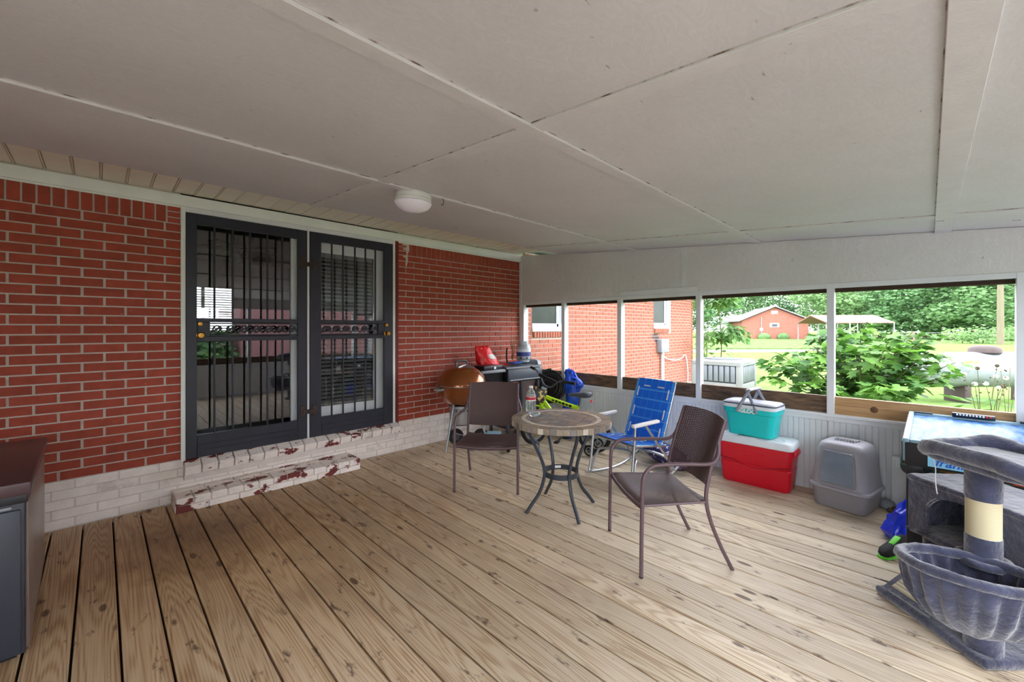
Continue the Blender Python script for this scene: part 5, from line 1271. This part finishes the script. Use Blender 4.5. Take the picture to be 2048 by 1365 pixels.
B().span((-.42, -.06, 3.75), (.42, .0, 4.2)).done('gable_vent', 'white', fh, 0)
B().tube([(-1.75, -.08, .5), (-1.75, -.08, 3.3)], .06, 6).done('conduit', 'mid_grey', fh); B().span((-1.95, -.16, 1.2), (-1.55, -.0, 1.6)).done('meter', 'lid_white', fh, 0)
B().prism([(Wg/2, He - .08), (Wg/2 + 2.4, He - .5), (Wg/2 + 2.4, He - .38), (Wg/2, He + .06)], 6.5, 'y', -.3).done('porch_roof', 'roof_metal', fh, 0)
for y in (0, 3, 6): B().span((Wg/2 + 2.15, y, 0), (Wg/2 + 2.3, y + .15, He - .42)).done('porch_post', 'white', fh, 0)
for y in (1.2, 4.0): B().span((Wg/2 - .02, y, .3), (Wg/2 + .06, y + 1.0, 2.2)).done('porch_door', 'white', fh, 0)
B().sphere((-1.5, -.5, .3), .9, 10, (1, .6, .7)).done('bush', 'tree_b', fh); B().sphere((1.0, -.5, .3), .8, 10, (1, .6, .8)).done('bush', 'tree_b', fh)
wh = thing('white_house', 'low white building half hidden behind the far brick house', 'house', CFp(1500, 84), -50)
B().span((-7, 0, 0), (4, 7, 2.6)).done('wall', 'white', wh, 0); B().prism([(-7.5, 2.6), (-1.5, 4.3), (4.5, 2.6)], 8, 'y', -.5).done('roof', 'roof_metal', wh, 0)
cp = thing('carport', 'far open carport with faded red metal roof', 'carport', CFp(1722, 52), -44.8 - 3)
B().prism([(0, 2.25), (1.6, 2.75), (3.2, 3.25), (6, 2.25), (6, 2.33), (3.2, 3.35), (1.6, 2.85), (0, 2.35)], 8.2, 'x', -4.1).done('roof', 'roof_pink', cp, 0)
for x in (-4.0, -1.3, 1.3, 4.0):
    for y in (.05, 5.9): B().span((x - .05, y - .05, 0), (x + .05, y + .05, 2.27)).done('post', 'galv', cp, 0)
for k, (u_, d_) in enumerate(((1828, 46), (1907, 46), (1985, 46))):
    fpst = thing('fence_post', ('reddish', 'grey', 'leaning')[k] + ' wooden fence post at the far edge of the lawn', 'post', CFp(u_, d_), 0, 'fence posts')
    B().tube([(0, 0, 0), (.02 * k, 0, 1.25)], .09, 8).done('post', ('shed_red', 'bark', 'bark')[k], fpst)
fw_ = thing('fence_wire', 'thin wires strung along the far fence posts', 'wire', CFp(1828, 46))
a_, b_ = CFp(1790, 46) - CFp(1828, 46), CFp(2100, 46) - CFp(1828, 46)
for z_ in (.5, .8, 1.1): B().tube([a_ + Vector((0, 0, z_)), b_ + Vector((0, 0, z_))], .012, 4).done('wire', 'galv', fw_)
up = thing('utility_pole', 'tall wooden utility pole in front of the trees', 'utility pole', CFp(2001, 40))
B().tube([(0, 0, 0), (0, 0, 5), (-.05, 0, 10)], [.26, .22, .16], 12).done('pole', 'pole', up); B().box((0, 0, 9.3), (2.2, .12, .14), (0, 0, R(-45))).done('crossarm', 'pole', up, 0)

def tree(u, d, h, w, m, label, seed, n_=3600, trunk=.25, low=.12, group='trees behind the far field', pos=None, leafs=.42):
    g_ = np.random.default_rng(seed); p = pos or CFp(u, d); t = thing('tree', label, 'tree', p, 0, group)
    B().tube(rail([(0, 0, 0), (g_.uniform(-.2, .2), g_.uniform(-.2, .2), h * .35), (g_.uniform(-.4, .4), 0, h * .75)], 4), [trunk, trunk * .7, trunk * .3], 8).done('trunk', 'bark', t)
    blobs = [(g_.uniform(-1, 1) * w * .5, g_.uniform(-1, 1) * w * .5, h * g_.uniform(low, .95), w * g_.uniform(.2, .36)) for k in range(34)]
    vs = []; fs = []
    bi = g_.integers(0, len(blobs), n_); dirs = g_.normal(size=(n_, 3)); dirs /= np.linalg.norm(dirs, axis=1)[:, None]
    for k in range(n_):
        bx_, by_, bz_, br_ = blobs[bi[k]]; taper = 1 - .55 * max(0, bz_ / h - .55) / .45
        c = np.array([bx_ * taper, by_ * taper, bz_]) + dirs[k] * br_ * np.array([1, 1, .62]) * g_.uniform(.8, 1.05)
        s_ = leafs * g_.uniform(.5, 1.2); nrm = dirs[k] * .6 + g_.normal(size=3) * .5 + np.array([0, 0, .4]); nrm /= np.linalg.norm(nrm)
        a = np.cross(nrm, (0, 0, 1)); a /= np.linalg.norm(a) + 1e-9; b__ = np.cross(nrm, a)
        i = len(vs); vs += [c - a * s_, c - b__ * s_ * .6, c + a * s_, c + b__ * s_ * .6]; fs.append((i, i + 1, i + 2, i + 3))
    me_ = bpy.data.meshes.new('crown'); me_.from_pydata([tuple(v) for v in vs], [], fs); me_.materials.append(M[m])
    o = put(me_, 'crown', t); o['kind'] = 'stuff'
for k, (u, d, h, w, m, lab) in enumerate((
    (1400, 74, 13, 9, 'tree_a', 'dark tree showing past the sapling by the house corner'), (1475, 100, 17, 12, 'tree_b', 'pale tree rising behind the low white building'),
    (1560, 104, 19, 13, 'tree_a', 'dark tree behind the ridge of the far brick house'), (1650, 98, 18, 13, 'tree_a', 'dark tree behind the porch of the far brick house'),
    (1668, 70, 13, 8.5, 'tree_b', 'pale rounded tree between the brick house and the carport'), (1760, 72, 14, 9.5, 'tree_b', 'pale broad tree behind the carport roof'),
    (1850, 62, 14, 9.5, 'tree_a', 'dark tree behind the reddish fence post'), (1762, 92, 18, 13, 'tree_a', 'tall dark tree behind the pale broad tree'),
    (1860, 84, 18, 13, 'tree_a', 'tall dark tree at the back of the tree line'), (1945, 55, 13, 8.5, 'tree_b', 'pale layered tree beside the utility pole'),
    (1955, 72, 16, 11, 'tree_a', 'dark tree filling the gap behind the layered tree'), (2040, 58, 14, 9.5, 'tree_a', 'dark tree behind the utility pole'),
    (2060, 78, 17, 12, 'tree_a', 'far dark tree behind the utility pole tree'), (2150, 54, 14, 9.5, 'tree_b', 'pale tree past the utility pole'), (1320, 88, 15, 11, 'tree_a', 'dark tree hidden behind the brick house corner'))):
    tree(u, d, h, w, m, lab, 100 + k, 9000, group='tree line', leafs=.30)
for k, (u, d, h, w) in enumerate(((1925, 44, 1.4, 3), (1965, 43, 1.6, 3), (2035, 42, 1.5, 3.4))):
    tree(u, d, h, w, 'tree_b', ('low pale bush next to the grey fence post', 'low pale bush between the fence posts and the utility pole', 'low pale bush past the utility pole foot')[k], 300 + k, 500, .05, .2, 'fence bushes', None, .16)
# what the door glass mirrors: shed and bushes behind the camera
shd = thing('red_shed', 'faded red shed with ribbed siding across the yard', 'shed', (6.3, -11.6, ZG))
prof = []
for i in range(32): a = -3.6 + i * .225; prof += [(a, 0), (a + .17, 0), (a + .19, -.03), (a + .215, -.03)]
B().prism([(x, y) for x, y in prof] + [(3.6, 3), (-3.6, 3)], 2.7, 'z', 0).done('wall', 'shed_red', shd, 0); B().prism([(-.3, 2.7), (3.2, 2.7), (1.5, 3.7)], 7.6, 'x', -3.8).done('roof', 'roof_metal', shd, 0)
for k, (x, y, h, w) in enumerate(((.6, -9.2, 1.9, 1.9), (2.0, -9.6, 1.7, 1.7), (-1.4, -10, 2.4, 2.6))):
    tree(0, 0, h, w, 'tree_a', ('dark bush across the yard facing the doors', 'dark bush at the corner of the red shed', 'tallest dark bush across the yard')[k], 400 + k, 900, .06, .15, 'yard bushes', Vector((x, y, ZG)), .13)
